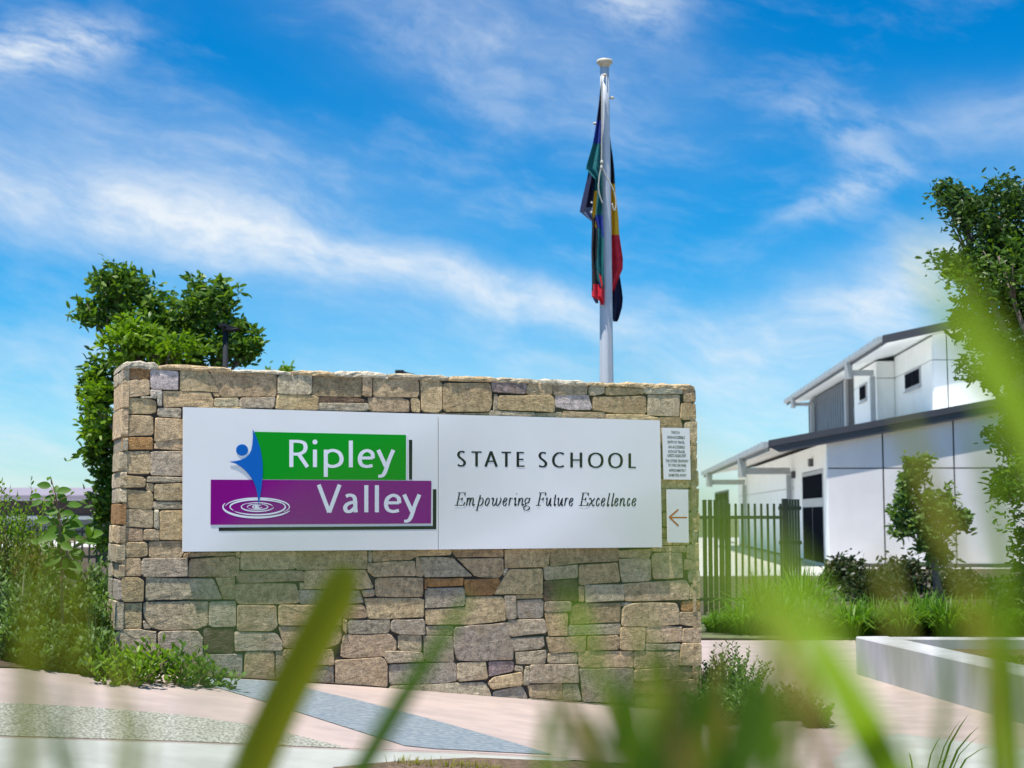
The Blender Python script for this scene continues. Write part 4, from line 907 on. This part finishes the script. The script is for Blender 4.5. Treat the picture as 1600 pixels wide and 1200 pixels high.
def blob(c, r, n, clumps, cl=.22, shell=.75):
    """clumped points inside an ellipsoid"""
    c = np.array(c); r = np.array(r); out = []
    for i in range(clumps):
        v = rng.normal(size=3); v /= np.linalg.norm(v); q_ = c+v*r*rng.uniform(shell*.55, 1.0)
        out.append(q_+rng.normal(size=(n//clumps, 3))*r.mean()*cl*rng.uniform(.6, 1.3))
    return np.concatenate(out)
def limbs(t, base, targets, r0, m='bark', nm='trunk', fork=.45):
    s_ = MB(); base = Vector(base); cen = sum((Vector(q_) for q_ in targets), Vector())/len(targets); fk = base.lerp(cen, fork); fk.x = base.x+(cen.x-base.x)*fork*.6
    s_.tube([base, base.lerp(fk, .5)+Vector((r0*.4, 0, 0)), fk], [r0, r0*.85, r0*.7], 9); s_.build(nm, M[m], t, True)
    b = MB()
    for q_ in targets:
        q_ = Vector(q_); mm = fk.lerp(q_, .5)+Vector((random.uniform(-.1, .1), random.uniform(-.1, .1), .12))*(q_-fk).length*.5
        b.tube([fk, mm, q_], [r0*.5, r0*.28, r0*.08], 6)
        for _ in range(4):
            e = q_+Vector((random.uniform(-1, 1), random.uniform(-1, 1), random.uniform(-.6, .6)))*.16; b.tube([mm.lerp(q_, .6), e], [r0*.13, r0*.03], 5)
    b.build('branch', M[m], t, True)
def tree(name, Y, lobes, base, r0, m, L, Wd, label, cat='tree', per=1.0, clumps=16, fork=.45, extra=None, leafname='crown', cl=.22):
    """lobes: (px,py,rx,ry,n,mat)"""
    bx = Vector(base); t = thing(name, bx, label, cat); tg = []; bym = {}
    for lb in lobes:
        px, py, rx, ry, n = lb[:5]; mm = lb[5] if len(lb) > 5 else m; dy = lb[6] if len(lb) > 6 else 0
        c = at(px, py, Y+dy); k = (Y+dy)/FPX; tg.append(c)
        bym.setdefault(mm, []).append(blob(c, (rx*k, (rx+ry)/2*k*.9, ry*k), int(n*per), clumps, cl))
    limbs(t, bx, tg, r0, fork=fork)
    for mm, P in bym.items(): leaves(leafname, np.concatenate(P), L, Wd, M[mm], t, .25)
    return t
# left tree behind the wall
TY = 15.5
tree('tree', TY, [(182, 455, 42, 40, 1500), (225, 490, 42, 55, 1500), (150, 490, 38, 22, 600), (330, 475, 48, 45, 1700), (285, 510, 42, 55, 1300), (375, 530, 32, 32, 700), (345, 550, 60, 30, 1200), (240, 560, 60, 45, 1500), (205, 535, 52, 32, 1100, 'leaf_bright', -.5),
     (165, 600, 42, 45, 1400, 'leaf_tree'), (165, 690, 34, 60, 1600, 'leaf_tree'), (170, 780, 28, 50, 1100, 'leaf_tree'), (150, 640, 22, 70, 500, 'leaf_bright', -.4), (265, 545, 60, 22, 500, 'leaf_bright', -.5), (395, 540, 14, 16, 160, 'leaf_bright'), (225, 640, 50, 90, 1500), (172, 850, 22, 30, 300)],
     (at(235, 800, TY).x, TY, gz(-4)), .11, 'leaf_dark', .10, .042, 'leafy dark green tree with two lobed crown behind the left end of the wall', clumps=34, per=.85, cl=.17)
tree('tree', 30, [(437, 582, 20, 9, 300)], (at(437, 700, 30).x, 30, .5), .08, 'leaf_bright', .12, .05, 'bright green treetop tip just showing over the wall, right of the lamp', clumps=8)
# right tree
tree('tree', 13.2, [(1500, 330, 38, 42, 700), (1560, 335, 60, 60, 1700), (1640, 350, 80, 80, 2300), (1500, 410, 42, 30, 700), (1560, 430, 70, 60, 2400), (1650, 470, 90, 90, 3300), (1530, 500, 40, 45, 1100), (1590, 540, 50, 80, 1900), (1540, 580, 42, 26, 500), (1610, 640, 40, 80, 1500), (1580, 690, 34, 26, 420),
     (1590, 765, 42, 40, 750), (1610, 860, 30, 50, 700), (1585, 925, 32, 34, 500), (1560, 680, 24, 12, 110), (1570, 755, 26, 26, 200), (1480, 300, 22, 26, 240), (1740, 340, 80, 70, 1500), (1780, 470, 90, 90, 2000), (1760, 620, 70, 70, 1100), (1700, 560, 70, 70, 900), (1640, 420, 90, 90, 900, 'leaf_tree', -.4), (1560, 400, 80, 80, 500, 'leaf_tree', -.3), (1600, 760, 40, 90, 400, 'leaf_tree', -.3)],
     (at(1690, 900, 13.2).x, 13.2, 0), .13, 'leaf_deep', .075, .028, 'large dense dark green tree at the right edge of the picture', clumps=22, per=1.2, cl=.2)
# young tree in front of the building
YT = 21
yt = tree('young_tree', YT, [(1425, 745, 22, 28, 500), (1440, 790, 40, 36, 1200), (1480, 800, 30, 34, 700), (1425, 810, 28, 20, 400), (1505, 815, 18, 22, 260), (1450, 840, 36, 26, 800), (1470, 870, 22, 18, 320), (1400, 800, 15, 14, 90), (1440, 720, 20, 12, 160), (1405, 830, 16, 12, 120)],
     (at(1464, 930, YT).x, YT, 0), .05, 'leaf_bush', .12, .048, 'slim young tree with small irregular crown before the white building', clumps=22, fork=.62, per=.8, cl=.16)
s_ = MB(); bx = at(1476, 925, YT); s_.tube([(bx.x, YT, 0), at(1458, 872, YT)], [.035, .025], 7); s_.build('trunk', M['bark'], yt, True)
# hedge shrubs against the building
for px, py, rx, ry, Y, lab in [(1318, 900, 42, 32, 23.5, 'dark shrub with brownish leaves right of the glass door'), (1415, 905, 52, 34, 23.5, 'dense dark shrub directly behind the young tree'), (1490, 915, 36, 28, 24, 'low dark shrub to the right of the young tree trunk'), (1535, 925, 34, 26, 24, 'dark shrub half hidden near the right edge under the big tree'), (1358, 920, 40, 28, 22.5, 'low dark shrub between the door shrub and the young tree')]:
    c = at(px, py, Y); k = Y/FPX; t = thing('shrub', (c.x, Y, 0), lab, 'shrub', 'shrubs along the white building')
    P = blob(c, (rx*k, rx*k*.7, ry*k), 1700, 26, .2); leaves('foliage', P, .10, .045, M['leaf_hedge'], t)
    s_ = MB()
    for _ in range(7): s_.tube([(c.x+random.uniform(-.05, .05), Y, 0), c+Vector((random.uniform(-1, 1)*rx*k*.6, random.uniform(-.1, .1), 0))], [.02, .006], 5)
    s_.build('stem', M['twig'], t)
# strappy grass clumps
def blades(c, n, L, Wd, m, parent, spread=1.0, name='blades'):
    c = Vector(c); V = []; F = []
    for i in range(n):
        a = random.uniform(0, 2*math.pi); o = Vector((math.cos(a), math.sin(a), 0)); b = c+o*random.uniform(0, .10)*spread; l = L*random.uniform(.6, 1.15); lean = random.uniform(.15, .95)*spread
        s_ = Vector((-o.y, o.x, 0)); k = len(V); pr = None
        for j in range(5):
            t = j/4; p = b+o*l*lean*(t**1.6)*.8+ZU*l*(t*(1.0)-.55*lean*t*t*t); w_ = Wd*(1-t**2.2)*.5+.0006
            V += [p-s_*w_, p+s_*w_]
        F += [[k+2*j, k+2*j+1, k+2*j+3, k+2*j+2] for j in range(4)]
    o = mk(name, V, F, M[m], parent, True); o['kind'] = 'stuff'; return o
GC = 'strappy grass clumps in the garden bed'
gl = [(1112, 17.6, 40, 'grass', 'small bright green grass clump beside the foot of the stone wall'), (1150, 17.3, 58, 'grass', 'bright green grass clump in front of the picket fence'), (1182, 17.8, 95, 'grass', 'tall bright grass mound before the fence end'),
      (1215, 17.2, 72, 'grass', 'bright strappy clump left of the pale grey green one'), (1248, 17.0, 60, 'grass_pale', 'pale grey green grass clump in the middle of the bed'), (1240, 18.6, 100, 'grass', 'tall green clump behind the pale grey green one'), (1282, 17.6, 60, 'grass', 'green clump right of the pale grey green one'),
      (1318, 16.9, 66, 'grass', 'grass clump below the shrub beside the glass door'), (1352, 17.4, 60, 'grass', 'grass clump behind the planter corner'), (1392, 16.9, 66, 'grass', 'leafy grass clump left of the young tree base'), (1425, 17.5, 72, 'grass', 'broad clump just left of the young tree trunk'),
      (1462, 17.0, 74, 'grass', 'broad bright clump below the young tree'), (1500, 17.4, 66, 'grass', 'grass clump right of the young tree'), (1538, 17.0, 68, 'grass', 'grass clump below the drooping branches at right'), (1580, 17.3, 66, 'grass', 'rightmost grass clump by the picture edge'), (1625, 17.0, 66, 'grass', 'grass clump cut off by the picture edge')]
for px, Y, hpx, m_, lab in gl:
    c = at(px, 990, Y); t = thing('grass_clump', (c.x, Y, 0), lab, 'grass clump', GC)
    Y -= .45; blades((c.x, Y, .0), 240, hpx*Y/FPX*1.12, .022 if m_ == 'grass' else .014, m_, t, 1.35)
    blades((c.x+.18, Y+.25, .0), 160, hpx*Y/FPX*1.08, .022, m_, t, 1.5, 'inner_blades')
gcv = sheet('ground_cover', [(0, 16.25), (9, 16.25), (9, 20), (0, 20)], M['lawn'], .022, 'stuff')
# leafy sprig shrubs ----------------------------------------------------
def sprigs(c, r, h, n, L, Wd, m, parent, nl=16, lean=.5, sm=.004, dens=1.0):
    """upright leafy shoots growing from around c"""
    st_ = MB(); C = []; D = []
    for i in range(n):
        a = random.uniform(0, 2*math.pi); rr = r*math.sqrt(random.random()); o = Vector((math.cos(a)*rr, math.sin(a)*rr*.7, 0)); b = Vector(c)+o*.55; b.z = c[2]-.02
        hh = h*random.uniform(.5, 1.0)*(1-.35*(rr/r)); tip = b+o*lean+Vector((random.uniform(-.2, .2)*hh, random.uniform(-.2, .2)*hh, hh)); mid = b.lerp(tip, .5)+Vector((random.uniform(-.1, .1), random.uniform(-.1, .1), 0))*hh
        pts = [b, b.lerp(mid, .6), mid, tip]; st_.tube(pts, [sm, sm*.8, sm*.6, sm*.2], 4, False)
        for j in range(nl):
            t = .15+.85*j/nl; p = (pts[0].lerp(pts[2], t*2) if t < .5 else pts[2].lerp(tip, t*2-1)); aa = j*2.4; C.append(p); ax = Vector((math.cos(aa), math.sin(aa), .55+.5*t)); D.append(ax)
    leaves('foliage', C, L, Wd, M[m], parent, D=D, curl=.1, jit=.25)
    st_.build('stem', M['twig'], parent)
def shrub(px, py, Y, r, h, n, L, Wd, m, label, group=None, nl=16, z=None, lean=.5, name='shrub'):
    h *= 1.12
    c = at(px, py, Y); zz_ = gz(c.x) if z is None else z
    t = thing(name, (c.x, Y, zz_), label, 'shrub', group); sprigs((c.x, Y, zz_), r, h, n, L, Wd, m, t, nl, lean); return t
GL_ = 'shrubs left of the wall'
def hp(py, Y, x=-3.0):          # height above ground of a pixel row at depth Y
    return at(0, py, Y).z-gz(x)
for px, Y, top_, r, n, m_, lab in [(10, 10.2, 830, .35, 90, 'leaf_mix', 'bush of yellow green and reddish leaves at the left edge'), (18, 10.8, 752, .34, 110, 'leaf_bright', 'lime green feathery shrub at the left edge, tallest'), (45, 9.0, 900, .36, 120, 'leaf_bush', 'glossy green shrub low at the left edge'), (70, 9.6, 868, .33, 90, 'leaf_bush', 'glossy shrub behind the round leaved sapling'),
      (120, 9.0, 905, .34, 120, 'leaf_bush', 'glossy shrub just right of the sapling'), (150, 9.5, 862, .30, 130, 'leaf_bush', 'glossy shrub touching the left end of the wall'), (5, 8.5, 940, .3, 90, 'leaf_bush', 'small glossy shrub nearest the path at the left edge'), (85, 8.4, 955, .34, 130, 'leaf_bush', 'small leaved shrub in front, below the sapling'),
      (176, 9.9, 850, .24, 90, 'leaf_bush', 'upright glossy shrub right behind the wall corner'), (165, 8.35, 985, .26, 100, 'leaf_bush', 'small leaved shrub at the foot of the wall corner'), (-40, 10, 860, .4, 90, 'leaf_bush', 'shrub cut off by the left picture edge')]:
    shrub(px, 1000, Y, r, hp(top_, Y), int(n*1.5), .042, .02, m_, lab, GL_, 28)
for px, Y, top_, r, n, m_, lab in [(225, 8.25, 985, .18, 40, 'leaf_bright', 'light green leafy sprigs against the lower left of the wall'), (275, 8.35, 992, .17, 36, 'leaf_sapling', 'bright leafy plant below the dark stone'), (340, 8.45, 1005, .16, 24, 'leaf_bush', 'small sprig plant rightmost at the foot of the wall'), (195, 8.1, 1000, .16, 40, 'leaf_bright', 'low yellow green plant by the path edge at the wall corner')]:
    shrub(px, 1040, Y, r, hp(top_, Y, -2), int(n*.55), .05, .024, m_, lab, 'low plants at the foot of the wall', 13, lean=1.0, name='low_plant')
# sapling with round leaves
sap = thing('sapling', (at(96, 1000, 8.6).x, 8.6, gz(-3)), 'sapling with round bright leaves rising above the bushes left of the wall', 'sapling')
s_ = MB(); main = [(98, 1030), (97, 940), (96, 860), (93, 810), (87, 775), (80, 748), (78, 743)]
s_.tube([at(x, y, 8.6) for x, y in main], [.009, .008, .007, .005, .004, .0025, .001], 6)
LV = [(80, 760, 58, 757), (88, 769, 111, 764), (90, 770, 104, 786), (87, 778, 70, 776), (78, 772, 82, 764), (67, 782, 49, 790), (65, 776, 48, 774), (104, 790, 128, 788), (98, 800, 116, 803), (92, 800, 70, 800), (80, 812, 56, 814), (100, 820, 123, 822), (95, 826, 72, 832), (98, 834, 124, 838), (90, 840, 66, 838),
      (84, 858, 74, 872), (100, 842, 90, 858), (74, 862, 66, 848), (95, 850, 112, 858), (135, 838, 145, 822), (138, 836, 160, 832), (137, 840, 138, 820), (132, 848, 156, 845), (118, 838, 134, 848), (96, 868, 76, 884), (100, 872, 104, 890), (92, 880, 68, 876), (104, 880, 128, 890), (100, 890, 120, 905), (90, 895, 74, 908), (88, 770, 89, 757), (79, 745, 74, 750), (110, 773, 116, 768), (70, 786, 84, 790), (75, 790, 82, 780), (112, 862, 132, 866), (60, 850, 48, 842), (108, 812, 122, 806), (85, 815, 88, 800)]
def bigleaf(a, b, wr, Y, dy):
    a_, b_ = at(a[0], a[1], Y+dy), at(b[0], b[1], Y+dy+random.uniform(-.05, .05)); d = b_-a_; l = d.length; d.normalize(); up = Vector((random.uniform(-.3, .3), -random.uniform(.8, 1.4), random.uniform(.3, .9))); s_ = d.cross(up).normalized(); u = s_.cross(d)
    if u.z < 0: u = -u
    V = []; N = 6
    for i in range(N+1):
        t = i/N; w_ = l*wr*math.sin(math.pi*min(1, t**.85))**.75*.5; c = a_+d*l*t-u*l*.10*t*t; V += [c-s_*w_+u*w_*.25, c, c+s_*w_+u*w_*.25]
    F = []
    for i in range(N):
        k = i*3; F += [[k, k+1, k+4, k+3], [k+1, k+2, k+5, k+4]]
    mk('leaf', V, F, M['leaf_sapling'], sap, True)
for x0, y0, x1, y1 in LV:
    dy = random.uniform(-.08, .08); bigleaf((x0, y0), (x1+(x1-x0)*.05, y1), .58, 8.6, dy)
    if y0 > 790: bigleaf((x0+random.uniform(-6, 6), y0+random.uniform(-8, 8)), (x0+random.uniform(-24, 24), y0+random.uniform(-12, 14)), .58, 8.6, dy+.08)
    yy = y0+12; t = min(1, max(0, (yy-743)/290)); mx = 78+(98-78)*min(1, (yy-743)/110) if yy < 853 else 97
    s_.tube([at(mx, yy, 8.6), at(x0, y0, 8.6+dy)], [.003, .0015], 4, False)
s_.build('stem', M['twig'], sap)
# long strap leaves in the left bushes
stp = thing('grass_clump', (at(150, 1000, 8.5).x, 8.5, gz(-2.5)), 'thin strap leaved plant among the shrubs by the wall end', 'grass clump')
blades((at(150, 1000, 8.5).x, 8.5, gz(-2.5)), 12, .5, .010, 'grass_pale', stp, .8)
st2 = thing('grass_clump', (at(40, 1000, 9).x, 8.9, gz(-3)), 'thin strap leaved plant at the far left below the reddish bush', 'grass clump')
blades((at(40, 1000, 9).x, 8.9, gz(-3)), 14, .7, .011, 'grass_pale', st2, .8)
# bushes right of the wall
GR = 'small leaved bushes at the right foot of the wall'
for px, Y, top_, r, n, lab in [(1118, 10.4, 1002, .22, 60, 'small leaved bush touching the right end of the wall'), (1150, 10.9, 1000, .26, 60, 'airy bush with upright sprigs behind the right wall foot'), (1168, 9.9, 1050, .25, 90, 'dense small leaved bush in the middle of the island bed'), (1122, 9.7, 1060, .2, 70, 'low bush in front of the right wall foot'), (1225, 10.0, 1062, .24, 80, 'low spreading bush towards the bed tip'), (1272, 9.6, 1082, .14, 34, 'smallest bush at the pointed tip of the bed')]:
    shrub(px, 1080, Y, r, hp(top_, Y, 1.6), n, .034, .017, 'leaf_bush', lab, GR, 24)

# mulch litter, roots and stones at the wall foot ---------------------------
lit = MB()
for i in range(420):
    px = random.uniform(480, 960); b = gp(px, 1068+(px-480)*.062); back_ = random.uniform(.02, .45); x = b[0]-back_*.2; y = b[1]+back_*.6; z = gz(x)+.014
    a = random.uniform(0, 6.28); l = random.uniform(.012, .04); d = Vector((math.cos(a), math.sin(a), random.uniform(-.2, .5)))*l
    lit.tube([Vector((x, y, z)), Vector((x, y, z+.004))+d], [.003, .002], 4, False)
o = lit.build('bark_litter', M['mulch']); o['kind'] = 'stuff'
pt = MB()
for i in range(60):
    px = random.uniform(700, 900); b = gp(px, 1083+(px-700)*.07); x, y = b[0], b[1]+random.uniform(.02, .2); r_ = random.uniform(.006, .014); z = gz(x)+.016
    pt.tube([(x-r_, y, z), (x, y, z+r_*.4), (x+r_, y, z)], [r_*.2, r_*.7, r_*.2], 6)
o = pt.build('pale_pebbles', M['sign_edge']); o['kind'] = 'stuff'
rt = MB(); cc = gp(548, 1068); 
for i in range(90):
    a = random.uniform(0, math.pi); p = Vector((cc[0]+random.gauss(0, .10), cc[1]+.14+random.gauss(0, .05), gz(cc[0])+.01+random.uniform(0, .04)))
    d = Vector((math.cos(a), math.sin(a)*.4, 0)); l = random.uniform(.06, .2); h_ = random.uniform(.02, .1)
    rt.tube([p-d*l, p-d*l*.4+ZU*h_, p+d*l*.4+ZU*h_*.9, p+d*l], [.002, .004, .004, .0015], 4, False)
tag(rt.build('dry_root_tangle', M['root']), 'tangle of dry brown roots lying at the foot of the wall', 'roots')
# dry verge grass at the bottom
vg = thing('grass_clump', (*gp(690, 1198), gz(0)), 'short dry straw coloured grass tuft below the path edge', 'grass clump')
for i in range(7):
    q_ = gp(625+i*24, 1199+i*1.5); blades((q_[0], q_[1], gz(q_[0])+.01), 26, .05, .004, 'blade_yellow', vg, .8)
# planter groundcover
pcv = []
for i in range(2600):
    x = random.uniform(3.6, 6.5); y = random.uniform(10.2, 11.9)
    if (Vector((x, y))-A_).dot(nn_) > TW+.05: pcv.append((x, y, .245))
o = leaves('planter_groundcover', pcv, .04, .02, M['leaf_mix'], None, .8); o['kind'] = 'stuff'

# ------------------------------------------------------------------ foreground blades, close to the lens
def fgblade(t, path, m, w0, rs=None):
    """path: (px,py,depth,width factor); rooted on the ground below the frame"""
    P = [(at(x, y, s_), k) for x, y, s_, k in path]; last = P[-1][0]; z0 = gz(0)
    dv = (P[-1][0]-P[-2][0]).normalized(); ex = last+dv*.14; ex2 = last+dv*.30+Vector((0, 0, -.08)); P.append((ex, last_k := P[-1][1])); P.append((ex2, last_k*.9)); P.append((Vector((ex2.x+dv.x*.2, ex2.y+.05, z0)), .6))
    q_ = [p for p, _ in P]; ks = [k for _, k in P]; V = []; F = []
    # smooth
    out = []; n = len(q_)
    for i in range(n-1):
        Q = [q_[max(0, i-1)], q_[i], q_[i+1], q_[min(n-1, i+2)]]
        for j in range(5):
            u = j/5; out.append((.5*(2*Q[1]+(Q[2]-Q[0])*u+(2*Q[0]-5*Q[1]+4*Q[2]-Q[3])*u*u+(3*Q[1]-Q[0]-3*Q[2]+Q[3])*u**3), ks[i]+(ks[i+1]-ks[i])*u))
    out.append((q_[-1], ks[-1]))
    for i, (p, k) in enumerate(out):
        d = (out[min(i+1, len(out)-1)][0]-out[max(0, i-1)][0]).normalized(); s_ = d.cross(Vector((0, 1, .25))).normalized(); f = s_.cross(d)
        w_ = w0*k*.5; V += [p-s_*w_, p+f*w_*.3, p+s_*w_]
    for i in range(len(out)-1):
        a = i*3; F += [[a, a+1, a+4, a+3], [a+1, a+2, a+5, a+4]]
    mk('blade', V, F, M[m], t, True)
fgL = thing('grass_clump', (-.35, .95, gz(0)), 'blurred olive grass blades close to the lens at the lower left', 'grass clump', 'out of focus grass in front of the lens')
fgC = thing('grass_clump', (-.02, .95, gz(0)), 'blurred olive and green blades rising before the middle of the wall', 'grass clump', 'out of focus grass in front of the lens')
fgM = thing('grass_clump', (.12, .75, gz(0)), 'blurred yellow and green blades at the bottom, right of centre', 'grass clump', 'out of focus grass in front of the lens')
fgR = thing('grass_clump', (.3, .65, gz(0)), 'broad blurred lime green blades close to the lens at right', 'grass clump', 'out of focus grass in front of the lens')
fgblade(fgC, [(546, 888, 1.0, .45), (528, 930, 1.0, .95), (490, 1000, 1.0, 1), (435, 1110, 1.0, 1), (392, 1210, 1.0, 1)], 'blade_olive', .029)
fgblade(fgC, [(735, 930, .85, .2), (690, 1000, .88, .7), (630, 1090, .9, 1), (560, 1210, .92, 1)], 'blade_green', .013)
fgblade(fgL, [(55, 840, .45, .3), (50, 980, .45, .9), (44, 1080, .45, 1), (38, 1210, .45, 1)], 'blade_olive', .0085)
fgblade(fgL, [(104, 850, .5, .3), (112, 920, .5, 1), (118, 1010, .5, 1), (122, 1110, .5, .5), (122, 1210, .5, .3)], 'blade_olive', .006)
fgblade(fgL, [(188, 1010, .6, .3), (192, 1080, .6, .8), (196, 1210, .6, 1)], 'blade_yellow', .004)
fgblade(fgC, [(840, 690, .17, .3), (690, 765, .17, .9), (560, 810, .17, 1), (450, 860, .18, 1), (380, 940, .2, 1), (340, 1080, .25, .7), (330, 1220, .3, .6)], 'blade_green', .0032)
fgblade(fgR, [(920, 600, .14, .05), (990, 700, .14, .08), (1070, 800, .15, .13), (1160, 880, .18, .22), (1235, 950, .27, .42), (1290, 1030, .44, .75), (1355, 1140, .62, 1), (1390, 1210, .64, 1)], 'blade_lime', .019)
fgblade(fgR, [(1435, 350, .28, .06), (1465, 430, .3, .25), (1515, 520, .33, .75), (1565, 600, .36, 1), (1625, 710, .4, .9), (1680, 860, .5, 1), (1720, 1100, .55, 1)], 'blade_lime', .0125)
fgblade(fgR, [(1410, 640, .5, .2), (1430, 700, .5, .8), (1468, 800, .5, 1), (1500, 890, .5, .9), (1535, 1030, .52, .8), (1560, 1210, .55, .8)], 'blade_yellow', .0065)
fgblade(fgR, [(1528, 660, .5, .2), (1545, 740, .5, 1), (1562, 840, .5, 1.2), (1572, 960, .5, 1.6), (1578, 1100, .5, 1.9), (1582, 1210, .52, 2)], 'blade_lime', .0065)
fgblade(fgR, [(1378, 850, .5, .3), (1390, 930, .5, 1), (1412, 1020, .5, .8), (1440, 1210, .5, .4)], 'blade_yellow', .005)
fgblade(fgR, [(1170, 840, .5, .2), (1205, 960, .52, .8), (1262, 1090, .5, .8), (1310, 1210, .5, .8)], 'blade_brown', .005)
fgblade(fgM, [(872, 870, .6, .3), (895, 950, .6, .8), (930, 1040, .62, 1), (972, 1130, .65, 1), (1005, 1210, .65, 1)], 'blade_green', .006)
fgblade(fgM, [(885, 930, .55, .3), (905, 970, .56, 1), (935, 1040, .58, .3), (985, 1210, .6, .2)], 'blade_lime', .007)
fgblade(fgM, [(1008, 960, .6, .2), (1012, 1040, .6, .9), (1025, 1120, .62, 1), (1040, 1210, .62, 1)], 'blade_lime', .007)
fgblade(fgM, [(860, 1060, .7, .3), (900, 1130, .7, .9), (940, 1210, .7, 1)], 'blade_brown', .007)
fgblade(fgM, [(1120, 1090, .6, .3), (1095, 1140, .6, .9), (1060, 1210, .6, 1)], 'blade_olive', .016)
fgblade(fgM, [(1190, 1060, .6, .3), (1165, 1130, .6, .8), (1130, 1210, .6, 1)], 'blade_green', .013)
fgblade(fgM, [(830, 1020, .17, .3), (900, 930, .17, .8), (980, 880, .17, 1), (1060, 850, .18, .8), (1130, 880, .2, .6), (1180, 1000, .25, .6), (1200, 1210, .3, .6)], 'blade_green', .0032)
fgblade(fgM, [(1150, 850, .34, .2), (1185, 930, .36, .6), (1230, 1060, .4, .8), (1262, 1210, .42, .8)], 'blade_brown', .0035)
fgblade(fgM, [(1120, 1060, .5, .3), (1075, 1130, .5, .9), (1010, 1230, .5, 1)], 'blade_green', .017)
fgblade(fgM, [(1225, 1060, .45, .3), (1190, 1140, .45, .9), (1150, 1230, .45, 1)], 'blade_green', .013)
fgblade(fgM, [(1010, 1040, .5, .3), (1045, 1110, .5, .8), (1080, 1230, .5, 1)], 'blade_brown', .007)
rb = random.Random(5)
for i in range(24):
    x = rb.uniform(850, 1290); y = rb.uniform(985, 1120); dx_ = rb.uniform(-70, 70); d_ = rb.uniform(.55, .95); m_ = rb.choice(['blade_lime', 'blade_green', 'blade_yellow', 'blade_green', 'blade_lime', 'blade_brown'])
    fgblade(fgM, [(x, y, d_, .25), (x+dx_*.35, y+(1215-y)*.4, d_, .9), (x+dx_, 1215, d_, 1)], m_, rb.uniform(.004, .009))
for i in range(7):
    x = rb.uniform(-10, 330); y = rb.uniform(1000, 1130); dx_ = rb.uniform(-40, 40); d_ = rb.uniform(.5, .8)
    fgblade(fgL, [(x, y, d_, .25), (x+dx_*.35, y+(1215-y)*.4, d_, .9), (x+dx_, 1215, d_, 1)], rb.choice(['blade_olive', 'blade_green', 'blade_yellow']), rb.uniform(.002, .004))
for i in range(6):
    x = rb.uniform(1400, 1620); y = rb.uniform(900, 1080); dx_ = rb.uniform(-30, 50); d_ = rb.uniform(.45, .7)
    fgblade(fgR, [(x, y, d_, .25), (x+dx_*.35, y+(1215-y)*.4, d_, .9), (x+dx_, 1215, d_, 1)], rb.choice(['blade_lime', 'blade_green', 'blade_yellow']), rb.uniform(.002, .004))
ft_ = thing('grass_clump', (*gp(1455, 1245), .0), 'small tuft of thin yellow green blades at the bottom right', 'grass clump')
for tip, b0, w_ in [((1512, 1118), 1458, 7), ((1528, 1136), 1466, 7), ((1500, 1126), 1452, 4), ((1470, 1150), 1440, 4), ((1545, 1165), 1475, 6), ((1420, 1175), 1430, 5), ((1530, 1150), 1470, 4), ((1488, 1180), 1448, 4)]:
    q0 = gp(b0, 1245); q0 = Vector((q0[0], q0[1], 0)); q1 = at(tip[0], tip[1], q0.y-.1); mid = q0.lerp(q1, .5)+Vector((0, 0, .06)); V = []; w_ = w_*q0.y/FPX*.3
    for p, k in ((q0, 1), (mid, .9), (q0.lerp(q1, .8)+Vector((0, 0, .03)), .6), (q1, .08)): V += [p-Vector((1, 0, 0))*w_*k, p+Vector((0, -w_*.3, 0)), p+Vector((1, 0, 0))*w_*k]
    mk('blade', V, [[k*3+i, k*3+i+1, k*3+i+4, k*3+i+3] for k in range(3) for i in (0, 1)], M['blade_lime'], ft_, True)
